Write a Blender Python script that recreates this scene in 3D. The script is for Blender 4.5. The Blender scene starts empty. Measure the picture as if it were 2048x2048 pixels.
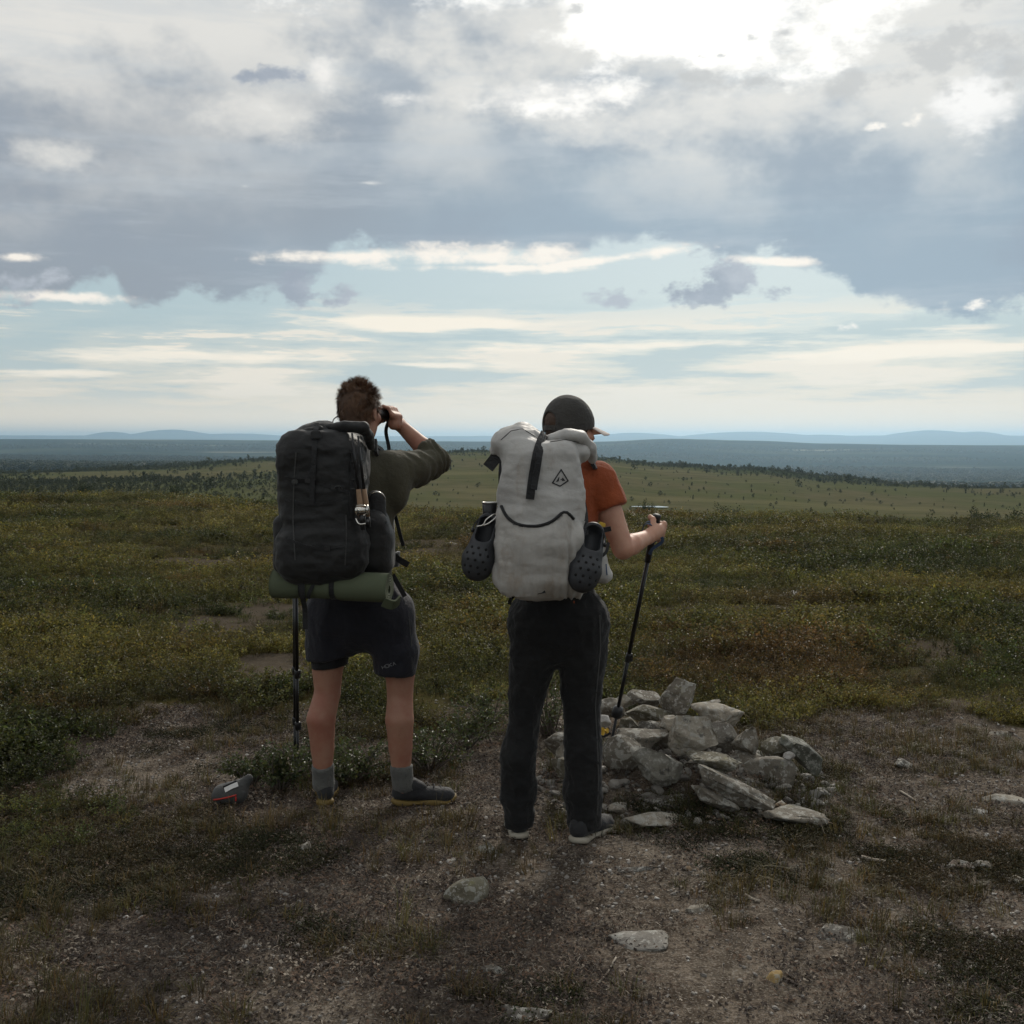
import bpy, bmesh, math, random
import numpy as np
from mathutils import Vector, Matrix
from mathutils.bvhtree import BVHTree

R = math.radians
scene = bpy.context.scene
COL = scene.collection
rng = np.random.default_rng(7)
random.seed(7)

# ------------------------------------------------------------------ camera
CAMZ, TANH, HY = 1.56, 0.45, 880.0          # eye height, tan of half the field of view, horizon row (2048 px rows)
K = TANH / 1024.0
cd = bpy.data.cameras.new('camera')
cam = bpy.data.objects.new('camera', cd)
COL.objects.link(cam)
cam.location = (0, 0, CAMZ)
cam.rotation_euler = (R(90), 0, 0)
cd.sensor_width = 36.0
cd.sensor_fit = 'HORIZONTAL'
cd.lens = 18.0 / TANH
cd.shift_y = -(1024 - HY) / 2048.0
cd.clip_start = 0.05
cd.clip_end = 120000
scene.camera = cam

def at(px, py, Y):
    return np.array(((px - 1024) * K * Y, Y, CAMZ - (py - HY) * K * Y))
def ground_y(py):
    return CAMZ / (K * (py - HY))
def gp(px, py):
    Y = ground_y(py)
    return (px - 1024) * K * Y, Y

# ------------------------------------------------------------------ node helper
class E:
    """a number-valued node socket with arithmetic"""
    nt = None
    def __init__(s, sock): s.s = sock
    @staticmethod
    def m(op, *a, clamp=False):
        n = E.nt.nodes.new('ShaderNodeMath'); n.operation = op; n.use_clamp = clamp
        for i, v in enumerate(a):
            if isinstance(v, E): E.nt.links.new(v.s, n.inputs[i])
            else: n.inputs[i].default_value = v
        return E(n.outputs[0])
    def __add__(s, o): return E.m('ADD', s, o)
    __radd__ = __add__
    def __sub__(s, o): return E.m('SUBTRACT', s, o)
    def __rsub__(s, o): return E.m('SUBTRACT', o, s)
    def __mul__(s, o): return E.m('MULTIPLY', s, o)
    __rmul__ = __mul__
    def __truediv__(s, o): return E.m('DIVIDE', s, o)
    def clamp(s): return E.m('ADD', s, 0.0, clamp=True)
    def mx(s, o): return E.m('MAXIMUM', s, o)
    def mn(s, o): return E.m('MINIMUM', s, o)
    def sqrt(s): return E.m('SQRT', s.mx(0.0))
    def pw(s, p): return E.m('POWER', s.mx(0.0), p)
def sstep(a, b, x):
    n = E.nt.nodes.new('ShaderNodeMapRange'); n.interpolation_type = 'SMOOTHSTEP'
    E.nt.links.new(x.s, n.inputs['Value'])
    n.inputs['From Min'].default_value = a; n.inputs['From Max'].default_value = b
    return E(n.outputs['Result'])
def noise(vec, scale, detail=5, rough=0.55, dist=0.0, lac=2.0):
    n = E.nt.nodes.new('ShaderNodeTexNoise')
    n.inputs['Scale'].default_value = scale; n.inputs['Detail'].default_value = detail
    n.inputs['Roughness'].default_value = rough; n.inputs['Distortion'].default_value = dist
    n.inputs['Lacunarity'].default_value = lac
    if vec is not None: E.nt.links.new(vec, n.inputs['Vector'])
    return E(n.outputs[0])
def voronoi(vec, scale, feature='F1', rand=1.0):
    n = E.nt.nodes.new('ShaderNodeTexVoronoi'); n.feature = feature
    n.inputs['Scale'].default_value = scale; n.inputs['Randomness'].default_value = rand
    if vec is not None: E.nt.links.new(vec, n.inputs['Vector'])
    return n
def cmix(f, a, b, mode='MIX'):
    n = E.nt.nodes.new('ShaderNodeMix'); n.data_type = 'RGBA'; n.blend_type = mode
    for sock, v in ((n.inputs['Factor'], f), (n.inputs[6], a), (n.inputs[7], b)):
        if isinstance(v, E): E.nt.links.new(v.s, sock)
        elif isinstance(v, bpy.types.NodeSocket): E.nt.links.new(v, sock)
        elif isinstance(v, (tuple, list)): sock.default_value = (*v[:3], 1)
        else: sock.default_value = v
    return n.outputs[2]
def mapping(vec, scale=(1, 1, 1), loc=(0, 0, 0), rot=(0, 0, 0)):
    n = E.nt.nodes.new('ShaderNodeMapping')
    n.inputs['Scale'].default_value = scale; n.inputs['Location'].default_value = loc; n.inputs['Rotation'].default_value = rot
    E.nt.links.new(vec, n.inputs['Vector'])
    return n.outputs[0]
def fcurve(x, pts):
    n = E.nt.nodes.new('ShaderNodeFloatCurve')
    c = n.mapping.curves[0]
    while len(c.points) > 2: c.points.remove(c.points[1])
    c.points[0].location = pts[0]; c.points[1].location = pts[-1]
    for p in pts[1:-1]: c.points.new(*p)
    n.mapping.update()
    E.nt.links.new(x.s, n.inputs['Value'])
    return E(n.outputs[0])

# ------------------------------------------------------------------ sky and sun
SUN_EL, SUN_AZ = R(32), R(15)               # in front of the camera, a little to the right, veiled by cloud
w = bpy.data.worlds.new('World'); scene.world = w; w.use_nodes = True
nt = w.node_tree; nt.nodes.clear(); E.nt = nt
tc = nt.nodes.new('ShaderNodeTexCoord')
dirv = tc.outputs['Generated']
sx = nt.nodes.new('ShaderNodeSeparateXYZ'); nt.links.new(dirv, sx.inputs[0])
dx, dy, dz = (E(o) for o in sx.outputs)
az = E.m('ARCTAN2', dx, dy)
el = E.m('ARCSINE', dz)
sky = nt.nodes.new('ShaderNodeTexSky'); sky.sky_type = 'NISHITA'; sky.sun_disc = False
sky.sun_elevation = SUN_EL; sky.sun_rotation = SUN_AZ
sky.altitude = 400; sky.air_density = 1.0; sky.dust_density = 2.2; sky.ozone_density = 1.6
def angle(px, py):
    a = math.atan((px - 1024) * K)
    return a, math.atan((HY - py) * K * math.cos(a))
fine = noise(mapping(dirv, (1, 1, 1.7)), 9.0, 6, 0.62)
coarse = noise(mapping(dirv, (1, 1, 2.6), (3.1, 1.7, 0.4)), 2.6, 3, 0.5)
wisp = noise(mapping(dirv, (1, 1, 9.0), (0.3, 5.0, 0.9)), 4.0, 6, 0.62)
lump = noise(mapping(dirv, (1, 1, 1.5), (9.3, 2.2, 3.9)), 7.0, 5, 0.6)
micro = noise(mapping(dirv, (1, 1, 1.5), (2.3, 7.2, 1.9)), 30.0, 4, 0.62)
ve = nt.nodes.new('ShaderNodeCombineXYZ'); nt.links.new(az.s, ve.inputs[0]); nt.links.new(el.s, ve.inputs[1])
azel = ve.outputs[0]
def blobs(lst, jag=0.7, soft=0.35, src=None):
    """one soft mask for a handful of cloud patches (px, py, rx, ry[, tilt]) given by direction; noise frays the edge"""
    r = None
    for b in lst:
        px, py, rx, ry = b[:4]
        a0, e0 = angle(px, py)
        n = nt.nodes.new('ShaderNodeMapping'); n.vector_type = 'TEXTURE'
        nt.links.new(azel, n.inputs['Vector'])
        n.inputs['Location'].default_value = (a0, e0, 0); n.inputs['Rotation'].default_value = (0, 0, b[4] if len(b) > 4 else 0)
        n.inputs['Scale'].default_value = (rx * K, ry * K, 1)
        l = nt.nodes.new('ShaderNodeVectorMath'); l.operation = 'LENGTH'; nt.links.new(n.outputs[0], l.inputs[0])
        q = E(l.outputs['Value'])
        r = q if r is None else r.mn(q)
    return sstep(-1.0, soft - 1.0, ((src or fine) - 0.5) * (4.0 * jag) - r)
def over(f, base, colour): return cmix(f, base, colour)
S = 10.0                                     # cloud radiances below are divided by the background strength of 0.1
def c(r, g, b, k=1.0): return (r * S * k, g * S * k, b * S * k)

base = cmix(0.78, sky.outputs[0], c(.42, .545, .58))
# pale veil of far cloud towards the horizon
veil = sstep(0.12, 0.0, el)
col = cmix(veil * 0.9, base, c(.98, .855, .69))
col = cmix(sstep(0.05, 0.0, el) * 0.8, col, c(1.22, 1.0, .72))
# long low streaks of sunlit cloud
low = sstep(0.015, 0.05, el) * sstep(0.135, 0.085, el)
col = over(sstep(0.52, 0.42, wisp) * low * 0.6, col, c(.43, .56, .60))
col = over(sstep(0.515, 0.575, wisp) * low * 0.8, col, c(1.0, .90, .755))
col = over(blobs(((820, 650, 260, 17), (1300, 690, 420, 14), (1800, 705, 330, 15), (300, 712, 330, 19), (850, 730, 170, 10), (120, 745, 150, 13), (1960, 655, 130, 14)), 1.0, 0.8, wisp) * .85, col, c(1.08, .98, .82))
# the grey cloud deck
edge_pts = [(-200, 585), (0, 597), (110, 602), (175, 560), (215, 555), (260, 610), (420, 618), (560, 608), (625, 575), (650, 545), (700, 516), (900, 512), (1100, 515), (1300, 500),
            (1420, 512), (1500, 516), (1600, 524), (1680, 560), (1760, 615), (1900, 633), (2048, 632), (2300, 600)]
pp = []
for px, py in edge_pts:
    a, e = angle(px, py); pp.append(((a + 0.6) / 1.2, e * 4))
pp = [(0, pp[0][1])] + pp + [(1, pp[-1][1])]
edge = fcurve(((az + 0.6) / 1.2).clamp(), pp) * 0.25
h = el - edge + (fine - 0.5) * 0.065 + (micro - 0.5) * 0.045
deck = sstep(-0.002, 0.013, h)
hi = sstep(0.17, 0.32, el + (coarse - 0.5) * 0.25 + (lump - 0.5) * 0.15)
dark = cmix(sstep(-0.40, 0.10, az + (coarse - 0.5) * 0.8), c(.325, .36, .41), c(.35, .435, .515))
lit = cmix(sstep(0.36, 0.60, lump), c(.47, .505, .54), c(.80, .785, .745))
body = cmix(hi, dark, lit)
body = cmix(sstep(0.46, 0.66, wisp) * 0.40, body, c(.56, .61, .65))
body = cmix(sstep(0.52, 0.34, lump) * 0.40, body, c(.31, .36, .435))
col = over(deck, col, body)
# bright rims along the lower edge of the deck
fray = fine * .45 + micro * .35 + wisp * .2
col = over(blobs(((700, 512, 215, 17, .05), (960, 514, 260, 28), (1010, 536, 250, 12), (1190, 522, 200, 14, .13), (1335, 500, 80, 17, .05), (1550, 523, 85, 11, -.08), (130, 594, 150, 14), (35, 514, 60, 11)), 1.35, 0.85, fray) * .95, col, c(1.08, 1.0, .89))
# lighter folds in the deck, and the blown-out break in the cloud around the sun
col = over(blobs(((220, 70, 150, 70), (440, 215, 250, 60), (60, 290, 130, 40), (1250, 245, 330, 50), (1560, 210, 330, 45), (900, 110, 190, 90)), 1.5, 1.6, fine) * .8, col, c(.84, .82, .775))
col = over(blobs(((240, 128, 80, 22), (650, 145, 46, 46), (490, 372, 34, 9), (735, 366, 56, 7), (820, 197, 100, 20), (1130, 180, 280, 36)), 1.5, 1.5, fine) * .9, col, c(1.0, .97, .92))
col = over(blobs(((1330, 5, 540, 150), (1250, -330, 900, 330)), 1.1, 0.8, fine), col, c(1.25, 1.22, 1.16))
col = over(blobs(((1900, 205, 170, 55), ), 1.9, 1.3, fine) * .85, col, c(1.05, 1.03, 1.0))
col = over(blobs(((1500, 165, 150, 20), (1390, 152, 60, 14), (1750, 160, 130, 30), (1940, 110, 170, 80), (2000, 180, 70, 26), (1155, 18, 18, 10), (1505, 78, 30, 9), (1570, 65, 36, 11), (1440, 110, 48, 9)), 1.3, 1.2, micro) * .8, col, c(.58, .58, .57))
# small grey clouds floating below the deck, and bits of light between them
col = over(blobs(((702, 588, 54, 26), (692, 601, 54, 13), (1228, 599, 66, 23), (1475, 560, 66, 42), (1412, 588, 72, 33), (1540, 586, 38, 22), (1395, 500, 40, 24), (60, 560, 80, 34), (590, 575, 46, 40), (530, 148, 90, 20)), 1.0, 0.8, micro) * .95, col, cmix(sstep(.40, .60, fine), c(.355, .395, .465), c(.50, .535, .59)))
col = over(blobs(((1838, 236, 24, 18), (1742, 257, 24, 7), (1958, 612, 20, 11), (1690, 655, 40, 12)), 1.5, 1.2, micro), col, c(1.05, 1.0, .92))
bg = nt.nodes.new('ShaderNodeBackground'); bg.inputs['Strength'].default_value = 0.1
nt.links.new(col, bg.inputs['Color'])
w.cycles.sampling_method = 'NONE'
wo = nt.nodes.new('ShaderNodeOutputWorld'); nt.links.new(bg.outputs[0], wo.inputs['Surface'])

sd = bpy.data.lights.new('sun', 'SUN'); sd.energy = 2.4; sd.angle = R(7); sd.color = (1.0, 0.93, 0.82)
sun = bpy.data.objects.new('sun', sd); COL.objects.link(sun)
sdir = Vector((math.sin(SUN_AZ) * math.cos(SUN_EL), math.cos(SUN_AZ) * math.cos(SUN_EL), math.sin(SUN_EL)))
sun.rotation_euler = sdir.to_track_quat('Z', 'Y').to_euler()
sun.location = (0, 0, 30)

vs = scene.view_settings
vs.view_transform = 'Standard'; vs.look = 'None'; vs.exposure = -0.08; vs.gamma = 1.0; vs.use_curve_mapping = False
cy = scene.cycles
cy.max_bounces = 6; cy.diffuse_bounces = 3; cy.glossy_bounces = 2; cy.transmission_bounces = 3; cy.transparent_max_bounces = 6
cy.volume_bounces = 2
cy.use_denoising = True
cy.adaptive_threshold = 0.02

# ------------------------------------------------------------------ general helpers
A3 = lambda *p: np.array(p, float)
def _hash(ix, iy, iz, seed):
    n = (ix.astype(np.int64) * 374761393 + iy.astype(np.int64) * 668265263 + iz.astype(np.int64) * 2147483647 + seed * 1274126177) & 0xffffffff
    n = ((n ^ (n >> 13)) * 1274126177) & 0xffffffff
    n = (n ^ (n >> 16)) & 0xffffffff
    return n.astype(np.float64) / 4294967295.0
def vnoise(p, seed=0):
    """smooth value noise in -1..1, p (n,3)"""
    p = np.asarray(p, float)
    i = np.floor(p); f = p - i; f = f * f * (3 - 2 * f)
    ix, iy, iz = i[:, 0], i[:, 1], i[:, 2]
    o = 0
    for a in (0, 1):
        wx = f[:, 0] if a else 1 - f[:, 0]
        for b in (0, 1):
            wy = f[:, 1] if b else 1 - f[:, 1]
            for d in (0, 1):
                wz = f[:, 2] if d else 1 - f[:, 2]
                o = o + wx * wy * wz * _hash(ix + a, iy + b, iz + d, seed)
    return o * 2 - 1
def fbm(p, seed=0, oct=4, gain=0.5):
    o = 0; a = 1.0; t = 0
    p = np.asarray(p, float)
    for k in range(oct):
        o = o + a * vnoise(p * 2.03 ** k + 17.3 * k, seed + k); t += a; a *= gain
    return o / t
def fbm2(x, y, scale, seed=0, oct=4, gain=0.5):
    return fbm(np.stack([np.ravel(x) * scale, np.ravel(y) * scale, np.zeros(np.size(x))], 1), seed, oct, gain).reshape(np.shape(x))
def npstep(a, b, x):
    t = np.clip((x - a) / (b - a), 0, 1); return t * t * (3 - 2 * t)

def mesh_obj(name, v, f, mat=None, parent=None, smooth=True, loc=None):
    """one mesh object; v in world coordinates, origin moved to loc"""
    v = np.asarray(v, float)
    if loc is None:
        loc = parent_world(parent) if parent is not None else (0, 0, 0)
    me = bpy.data.meshes.new(name)
    me.from_pydata((v - np.asarray(loc, float)).tolist(), [], f if isinstance(f, list) else f.tolist())
    if smooth: me.polygons.foreach_set('use_smooth', [True] * len(me.polygons))
    me.update()
    if mat: me.materials.append(mat)
    o = bpy.data.objects.new(name, me); COL.objects.link(o)
    if parent is not None:
        o.parent = parent
        o.location = np.asarray(loc, float) - parent_world(parent)
    else:
        o.location = loc
    return o
def parent_world(o):
    p = np.zeros(3)
    while o is not None:
        p = p + np.array(o.location); o = o.parent
    return p
def tag(o, label=None, cat=None, group=None, kind=None):
    if label: o['label'] = label
    if cat: o['category'] = cat
    if group: o['group'] = group
    if kind: o['kind'] = kind
    return o
def empty(name, loc, label, cat, group=None):
    o = bpy.data.objects.new(name, None); COL.objects.link(o); o.location = loc
    o.empty_display_size = 0.1
    return tag(o, label, cat, group)

# ------------------------------------------------------------------ materials
def new_mat(name):
    m = bpy.data.materials.new(name); m.use_nodes = True
    nt = m.node_tree; nt.nodes.clear(); E.nt = nt
    out = nt.nodes.new('ShaderNodeOutputMaterial')
    b = nt.nodes.new('ShaderNodeBsdfPrincipled'); nt.links.new(b.outputs[0], out.inputs['Surface'])
    return m, nt, b, out
def setin(nt, b, key, v):
    s = b.inputs[key]
    if isinstance(v, E): nt.links.new(v.s, s)
    elif isinstance(v, bpy.types.NodeSocket): nt.links.new(v, s)
    elif isinstance(v, (tuple, list)): s.default_value = (*v[:3], 1) if s.type == 'RGBA' else v
    else: s.default_value = v
def bump(nt, b, hgt, strength=0.3, dist=0.01):
    n = nt.nodes.new('ShaderNodeBump'); n.inputs['Strength'].default_value = strength; n.inputs['Distance'].default_value = dist
    nt.links.new(hgt.s, n.inputs['Height']); nt.links.new(n.outputs[0], b.inputs['Normal'])
def objcoord(nt):
    n = nt.nodes.new('ShaderNodeTexCoord'); return n.outputs['Object']
def poscoord(nt):
    n = nt.nodes.new('ShaderNodeNewGeometry'); return n.outputs['Position']
def fabric(name, col, col2=None, rough=0.85, weave=900, stain=6, bmp=0.25, spec=0.2, sheen=0.1, dirt=None):
    m, nt, b, out = new_mat(name)
    oc = objcoord(nt)
    n = noise(oc, stain, 5, 0.6)
    cc = cmix(sstep(0.3, 0.7, n), col, col2 or tuple(x * 0.8 for x in col))
    if dirt:
        n2 = noise(mapping(oc, (1, 1, 0.6), (3, 1, 2)), 9, 6, 0.65)
        cc = cmix(sstep(0.5, 0.72, n2) * 0.7, cc, dirt)
    setin(nt, b, 'Base Color', cc); setin(nt, b, 'Roughness', rough); setin(nt, b, 'Specular IOR Level', spec)
    setin(nt, b, 'Sheen Weight', sheen)
    cr1 = E.m('ABSOLUTE', noise(mapping(oc, (1, 1, .7)), 14, 3, .55) - 0.5); cr2 = E.m('ABSOLUTE', noise(mapping(oc, (.8, 1, 1.5), (4, 2, 7)), 31, 3, .6) - 0.5)
    hgt = noise(oc, weave, 2, 0.5) * 0.16 + noise(oc, 45, 4, 0.6) * .5 - cr1 * 2.6 - cr2 * 1.3
    bump(nt, b, hgt, bmp * 1.6, 0.010)
    return m
def plain(name, col, rough=0.5, metal=0.0, spec=0.4, grain=60, amt=0.15, bmp=0.1):
    m, nt, b, out = new_mat(name)
    oc = objcoord(nt)
    n = noise(oc, grain, 4, 0.6)
    setin(nt, b, 'Base Color', cmix(n, tuple(x * (1 - amt) for x in col), tuple(min(1, x * (1 + amt)) for x in col)))
    setin(nt, b, 'Roughness', rough); setin(nt, b, 'Metallic', metal); setin(nt, b, 'Specular IOR Level', spec)
    if bmp: bump(nt, b, n, bmp, 0.003)
    return m
def skin_mat(name, col, red):
    m, nt, b, out = new_mat(name)
    oc = objcoord(nt)
    n = noise(oc, 9, 4, 0.6); n2 = noise(oc, 70, 3, 0.6)
    cc = cmix(sstep(0.35, 0.7, n), col, red)
    cc = cmix(sstep(0.6, 0.75, n2) * 0.25, cc, tuple(x * 0.6 for x in red))
    setin(nt, b, 'Base Color', cc); setin(nt, b, 'Roughness', 0.55); setin(nt, b, 'Specular IOR Level', 0.35)
    setin(nt, b, 'Subsurface Weight', 0.15); setin(nt, b, 'Subsurface Radius', (1.0, 0.35, 0.2)); b.inputs['Subsurface Scale'].default_value = 0.01
    bump(nt, b, n2, 0.12, 0.002)
    return m
def leaf_mat(name, rough=0.38, trans=0.45, attr='tint', spec=0.5):
    """small leaves: colour from the point they grow on, some light passes through"""
    m, nt, b, out = new_mat(name)
    a = nt.nodes.new('ShaderNodeAttribute'); a.attribute_type = 'INSTANCER'; a.attribute_name = attr
    rnd = nt.nodes.new('ShaderNodeAttribute'); rnd.attribute_type = 'GEOMETRY'; rnd.attribute_name = 'vary'
    cc = cmix(1.0, a.outputs['Color'], rnd.outputs['Color'], 'MULTIPLY')
    setin(nt, b, 'Base Color', cc); setin(nt, b, 'Roughness', rough); setin(nt, b, 'Specular IOR Level', spec)
    t = nt.nodes.new('ShaderNodeBsdfTranslucent'); nt.links.new(cc, t.inputs['Color'])
    mx = nt.nodes.new('ShaderNodeMixShader'); mx.inputs[0].default_value = trans
    nt.links.new(b.outputs[0], mx.inputs[1]); nt.links.new(t.outputs[0], mx.inputs[2])
    nt.links.new(mx.outputs[0], out.inputs['Surface'])
    return m

# ------------------------------------------------------------------ the land
COLS = np.array([-700, 0, 300, 567, 795, 980, 1193, 1342, 1501, 1660, 1819, 2048, 2700], float)
EDGE = np.interp(COLS, [0, 300, 560, 820, 980, 1278, 1554, 1819, 2048], [979, 979, 995, 1003, 1005, 1012, 1016, 1020, 1024]) + 7
CREST = np.interp(COLS, [0, 160, 366, 567, 795, 980, 1193, 1342, 1501, 1660, 1819, 2048], [939, 935, 929, 915, 901, 899, 911, 923, 934, 950, 962, 971])
CD = np.interp(COLS, [0, 567, 980, 1342, 2048], [700, 800, 900, 800, 520])
PLAIN = np.interp(COLS, [0, 700, 1200, 2048], [-55, -62, -90, -100])
RIDGE = np.interp(COLS, [0, 500, 900, 1193, 1342, 1450, 1600, 1750, 2048], [876, 878, 881, 881, 875, 876, 884, 887, 889])
def zline(py, D): return CAMZ - (py - HY) * K * D
PROF = []
for i in range(len(COLS)):
    Ye = CAMZ / (K * (EDGE[i] - HY)); c0 = CD[i]; foot = 230.0
    zc = zline(CREST[i] + 3, c0)
    zf = zline(EDGE[i] + 2, foot)
    pts = [(0.1, 0), (9, 0), (Ye * .6, -.05), (Ye, -.16), (Ye * 1.25, -1.0), (Ye * 1.8, zline(EDGE[i] + 25, Ye * 1.8)), (110, zline(EDGE[i] + 24, 110)), (foot, zf),
           (c0 * .6, zf + (zc - zf) * .52), (c0, zc), (c0 * 1.35, zc - 11), (2200, PLAIN[i] * .8), (3000, PLAIN[i]), (4300, PLAIN[i]),
           (5600, PLAIN[i] * .55 + .4 * zline(RIDGE[i], 6800)), (6800, zline(RIDGE[i], 6800)), (9000, -60), (14000, -100), (60000, -100)]
    PROF.append(np.array(pts))
MOUNT = [(345, 857, 130, .9), (222, 863, 90, .7), (460, 866, 260, .8), (1273, 864, 150, .9), (1500, 862, 230, 1), (1640, 868, 160, .9), (1867, 859, 150, 1), (1950, 862, 110, .9), (2120, 872, 200, 1), (-150, 868, 200, 1), (40, 871, 150, .8)]
CAIRN = at(1350, 1500, 5.15)[:2]
def terrain(x, y, detail=True):
    x = np.asarray(x, float); y = np.asarray(y, float)
    D = np.hypot(x, y) + 1e-6
    az_ = np.arctan2(x, y)
    u = np.tan(np.clip(az_, -0.62, 0.62)); px = 1024 + u / K
    Dy = np.where(np.abs(az_) < 0.62, np.maximum(y, 0.0), D * math.cos(0.62))
    Dy = np.maximum(Dy, 0.05)
    warp = 1 + 0.03 * np.sin(px * 0.011) * npstep(100, 900, D)
    L = np.log(Dy * warp)
    zs = []
    for P in PROF:
        lp = np.log(P[:, 0]); z = 0
        for s, wgt in ((-.07, .15), (-.035, .2), (0, .3), (.035, .2), (.07, .15)):
            z = z + wgt * np.interp(L + s, lp, P[:, 1])
        zs.append(z)
    zs = np.array(zs)
    ci = np.clip(np.searchsorted(COLS, px) - 1, 0, len(COLS) - 2)
    t = np.clip((px - COLS[ci]) / (COLS[ci + 1] - COLS[ci]), 0, 1); t = t * t * (3 - 2 * t)
    zr = zs.reshape(len(COLS), -1); idx = np.arange(zr.shape[1])
    z = (zr[ci.ravel(), idx] * (1 - t.ravel()) + zr[ci.ravel() + 1, idx] * t.ravel()).reshape(x.shape)
    # far mountains
    band = npstep(17000, 23500, D) * npstep(34000, 25000, D)
    m = np.zeros_like(z)
    for mx, my, wd, hh in MOUNT:
        m = np.maximum(m, (zline(HY - (HY - my) * .86, 24000) + 100) * np.exp(-((px - mx) / wd) ** 2))
    m = np.maximum(m, (zline(872, 24000) + 100) * np.ones_like(z))
    m = m * (1 + 0.06 * fbm2(px, D * 0.02, 0.012, 5, 3))
    z = z + band * m
    if detail:
        near = npstep(60, 25, D)
        z = z + near * (0.055 * fbm2(x, y, 0.55, 11, 2) * npstep(2.0, 6.5, D) + 0.016 * fbm2(x, y, 2.4, 21, 3) + 0.008 * fbm2(x, y, 9.0, 31, 3)) 
        z = z + near * npstep(7, 16, D) * 0.09 * fbm2(x, y, 0.28, 41, 2)
        z = z + npstep(150, 400, D) * npstep(1500, 900, D) * 1.1 * fbm2(x, y, 0.012, 51, 3)
        z = z + npstep(1500, 3000, D) * npstep(6500, 5000, D) * 7 * fbm2(x, y, 0.0016, 61, 3)
        z = z + npstep(5000, 6500, D) * npstep(12000, 8000, D) * 4 * fbm2(x, y, 0.0009, 71, 3)
        dx_ = (x - CAIRN[0]) / 0.52; dy_ = (y - CAIRN[1]) / 0.42
        z = z + 0.13 * np.exp(-(dx_ ** 2 + dy_ ** 2) ** 1.3)
        # the ground under the boots stays level
        for fx, fy, fr in ((-1.75 * .5, 4.85, .3), (-.52, 4.85, .3), (.04, 4.44, .25), (.3, 4.5, .28)):
            k_ = np.exp(-(((x - fx) ** 2 + (y - fy) ** 2) / fr ** 2) ** 2)
            z = z * (1 - .9 * k_)
    return z
def tz(x, y): return float(terrain(np.array([x]), np.array([y]))[0])

# where the heath covers the ground, worked out in the photograph's own layout of the place
def ell(px, py, cx, cy_, rx, ry): return np.clip(1.25 - np.hypot((px - cx) / rx, (py - cy_) / ry), 0, 1)
def cover(x, y):
    y = np.maximum(y, 0.3)
    px = 1024 + x / (K * y); py = HY + CAMZ / (K * y)
    n = fbm2(x * 0.75, y * 1.15, 1.0, 101, 4) * .55 + fbm2(x, y, 3.1, 111, 3) * 0.30
    big = fbm2(x * .4, y * .9, 0.42, 121, 3)
    v = 0.74 + n * 1.35 + big * .8
    wx_ = fbm2(x, y, 1.6, 131, 3); wy_ = fbm2(x, y, 1.6, 141, 3)
    px = px + wx_ * 130 * npstep(25, 5, y); py = py + wy_ * 55 * npstep(25, 5, y)
    v = v - npstep(1430, 1560, py) * 1.5
    v = v - 1.5 * ell(px, py, 330, 1520, 250, 70) - 1.2 * ell(px, py, 560, 1360, 75, 60) - .9 * ell(px, py, 300, 1440, 260, 18)
    v = v - 1.4 * ell(px, py, 1800, 1520, 330, 75) - .9 * ell(px, py, 1100, 1430, 180, 30) - .8 * ell(px, py, 420, 1250, 160, 20)
    v = v - .9 * ell(px, py, 480, 1120, 220, 16) - .8 * ell(px, py, 620, 1195, 140, 16) - .7 * ell(px, py, 1560, 1250, 120, 12) - .6 * ell(px, py, 1560, 1105, 110, 10)
    v = v + 1.7 * ell(px, py, 90, 1600, 330, 190) + 1.0 * ell(px, py, 650, 1540, 200, 85) + .9 * ell(px, py, 1550, 1370, 330, 75)
    v = v + 1.1 * ell(px, py, 1950, 1990, 260, 110) * (0.6 + n)
    v = v - 1.5 * ell(px, py, 1010, 1620, 160, 60)
    return v

# graded sheet, fine near the camera and coarse towards the horizon
rr = [0.0, .6, 1.1, 1.5, 1.8, 2.0]
while rr[-1] < 8.5: rr.append(rr[-1] * 1.0058)
while rr[-1] < 45: rr.append(rr[-1] * 1.014)
while rr[-1] < 36000: rr.append(rr[-1] * 1.022)
rr = np.array(rr)
aa = np.concatenate([np.arange(-180, -36, 4.0), np.arange(-36, 36, 0.19), np.arange(36, 180.01, 4.0)])
aa = np.radians(aa); aa[-1] = math.pi
na = len(aa)
RG, AG = np.meshgrid(rr[1:], aa[:-1], indexing='ij')
X = RG * np.sin(AG); Y_ = RG * np.cos(AG)
Z = terrain(X, Y_)
nv = na - 1
V = np.stack([X.ravel(), Y_.ravel(), Z.ravel()], 1)
V = np.vstack([V, [[0, 0, 0]]])
nr = len(rr) - 1
i0 = (np.arange(nr - 1)[:, None] * nv + np.arange(nv)[None, :]); i1 = (np.arange(nr - 1)[:, None] * nv + (np.arange(nv)[None, :] + 1) % nv)
F = np.stack([i0, i1, i1 + nv, i0 + nv], -1).reshape(-1, 4)[:, ::-1]
faces = F.tolist() + [[len(V) - 1, int((k + 1) % nv), int(k)][::-1] for k in range(nv)]

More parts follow.
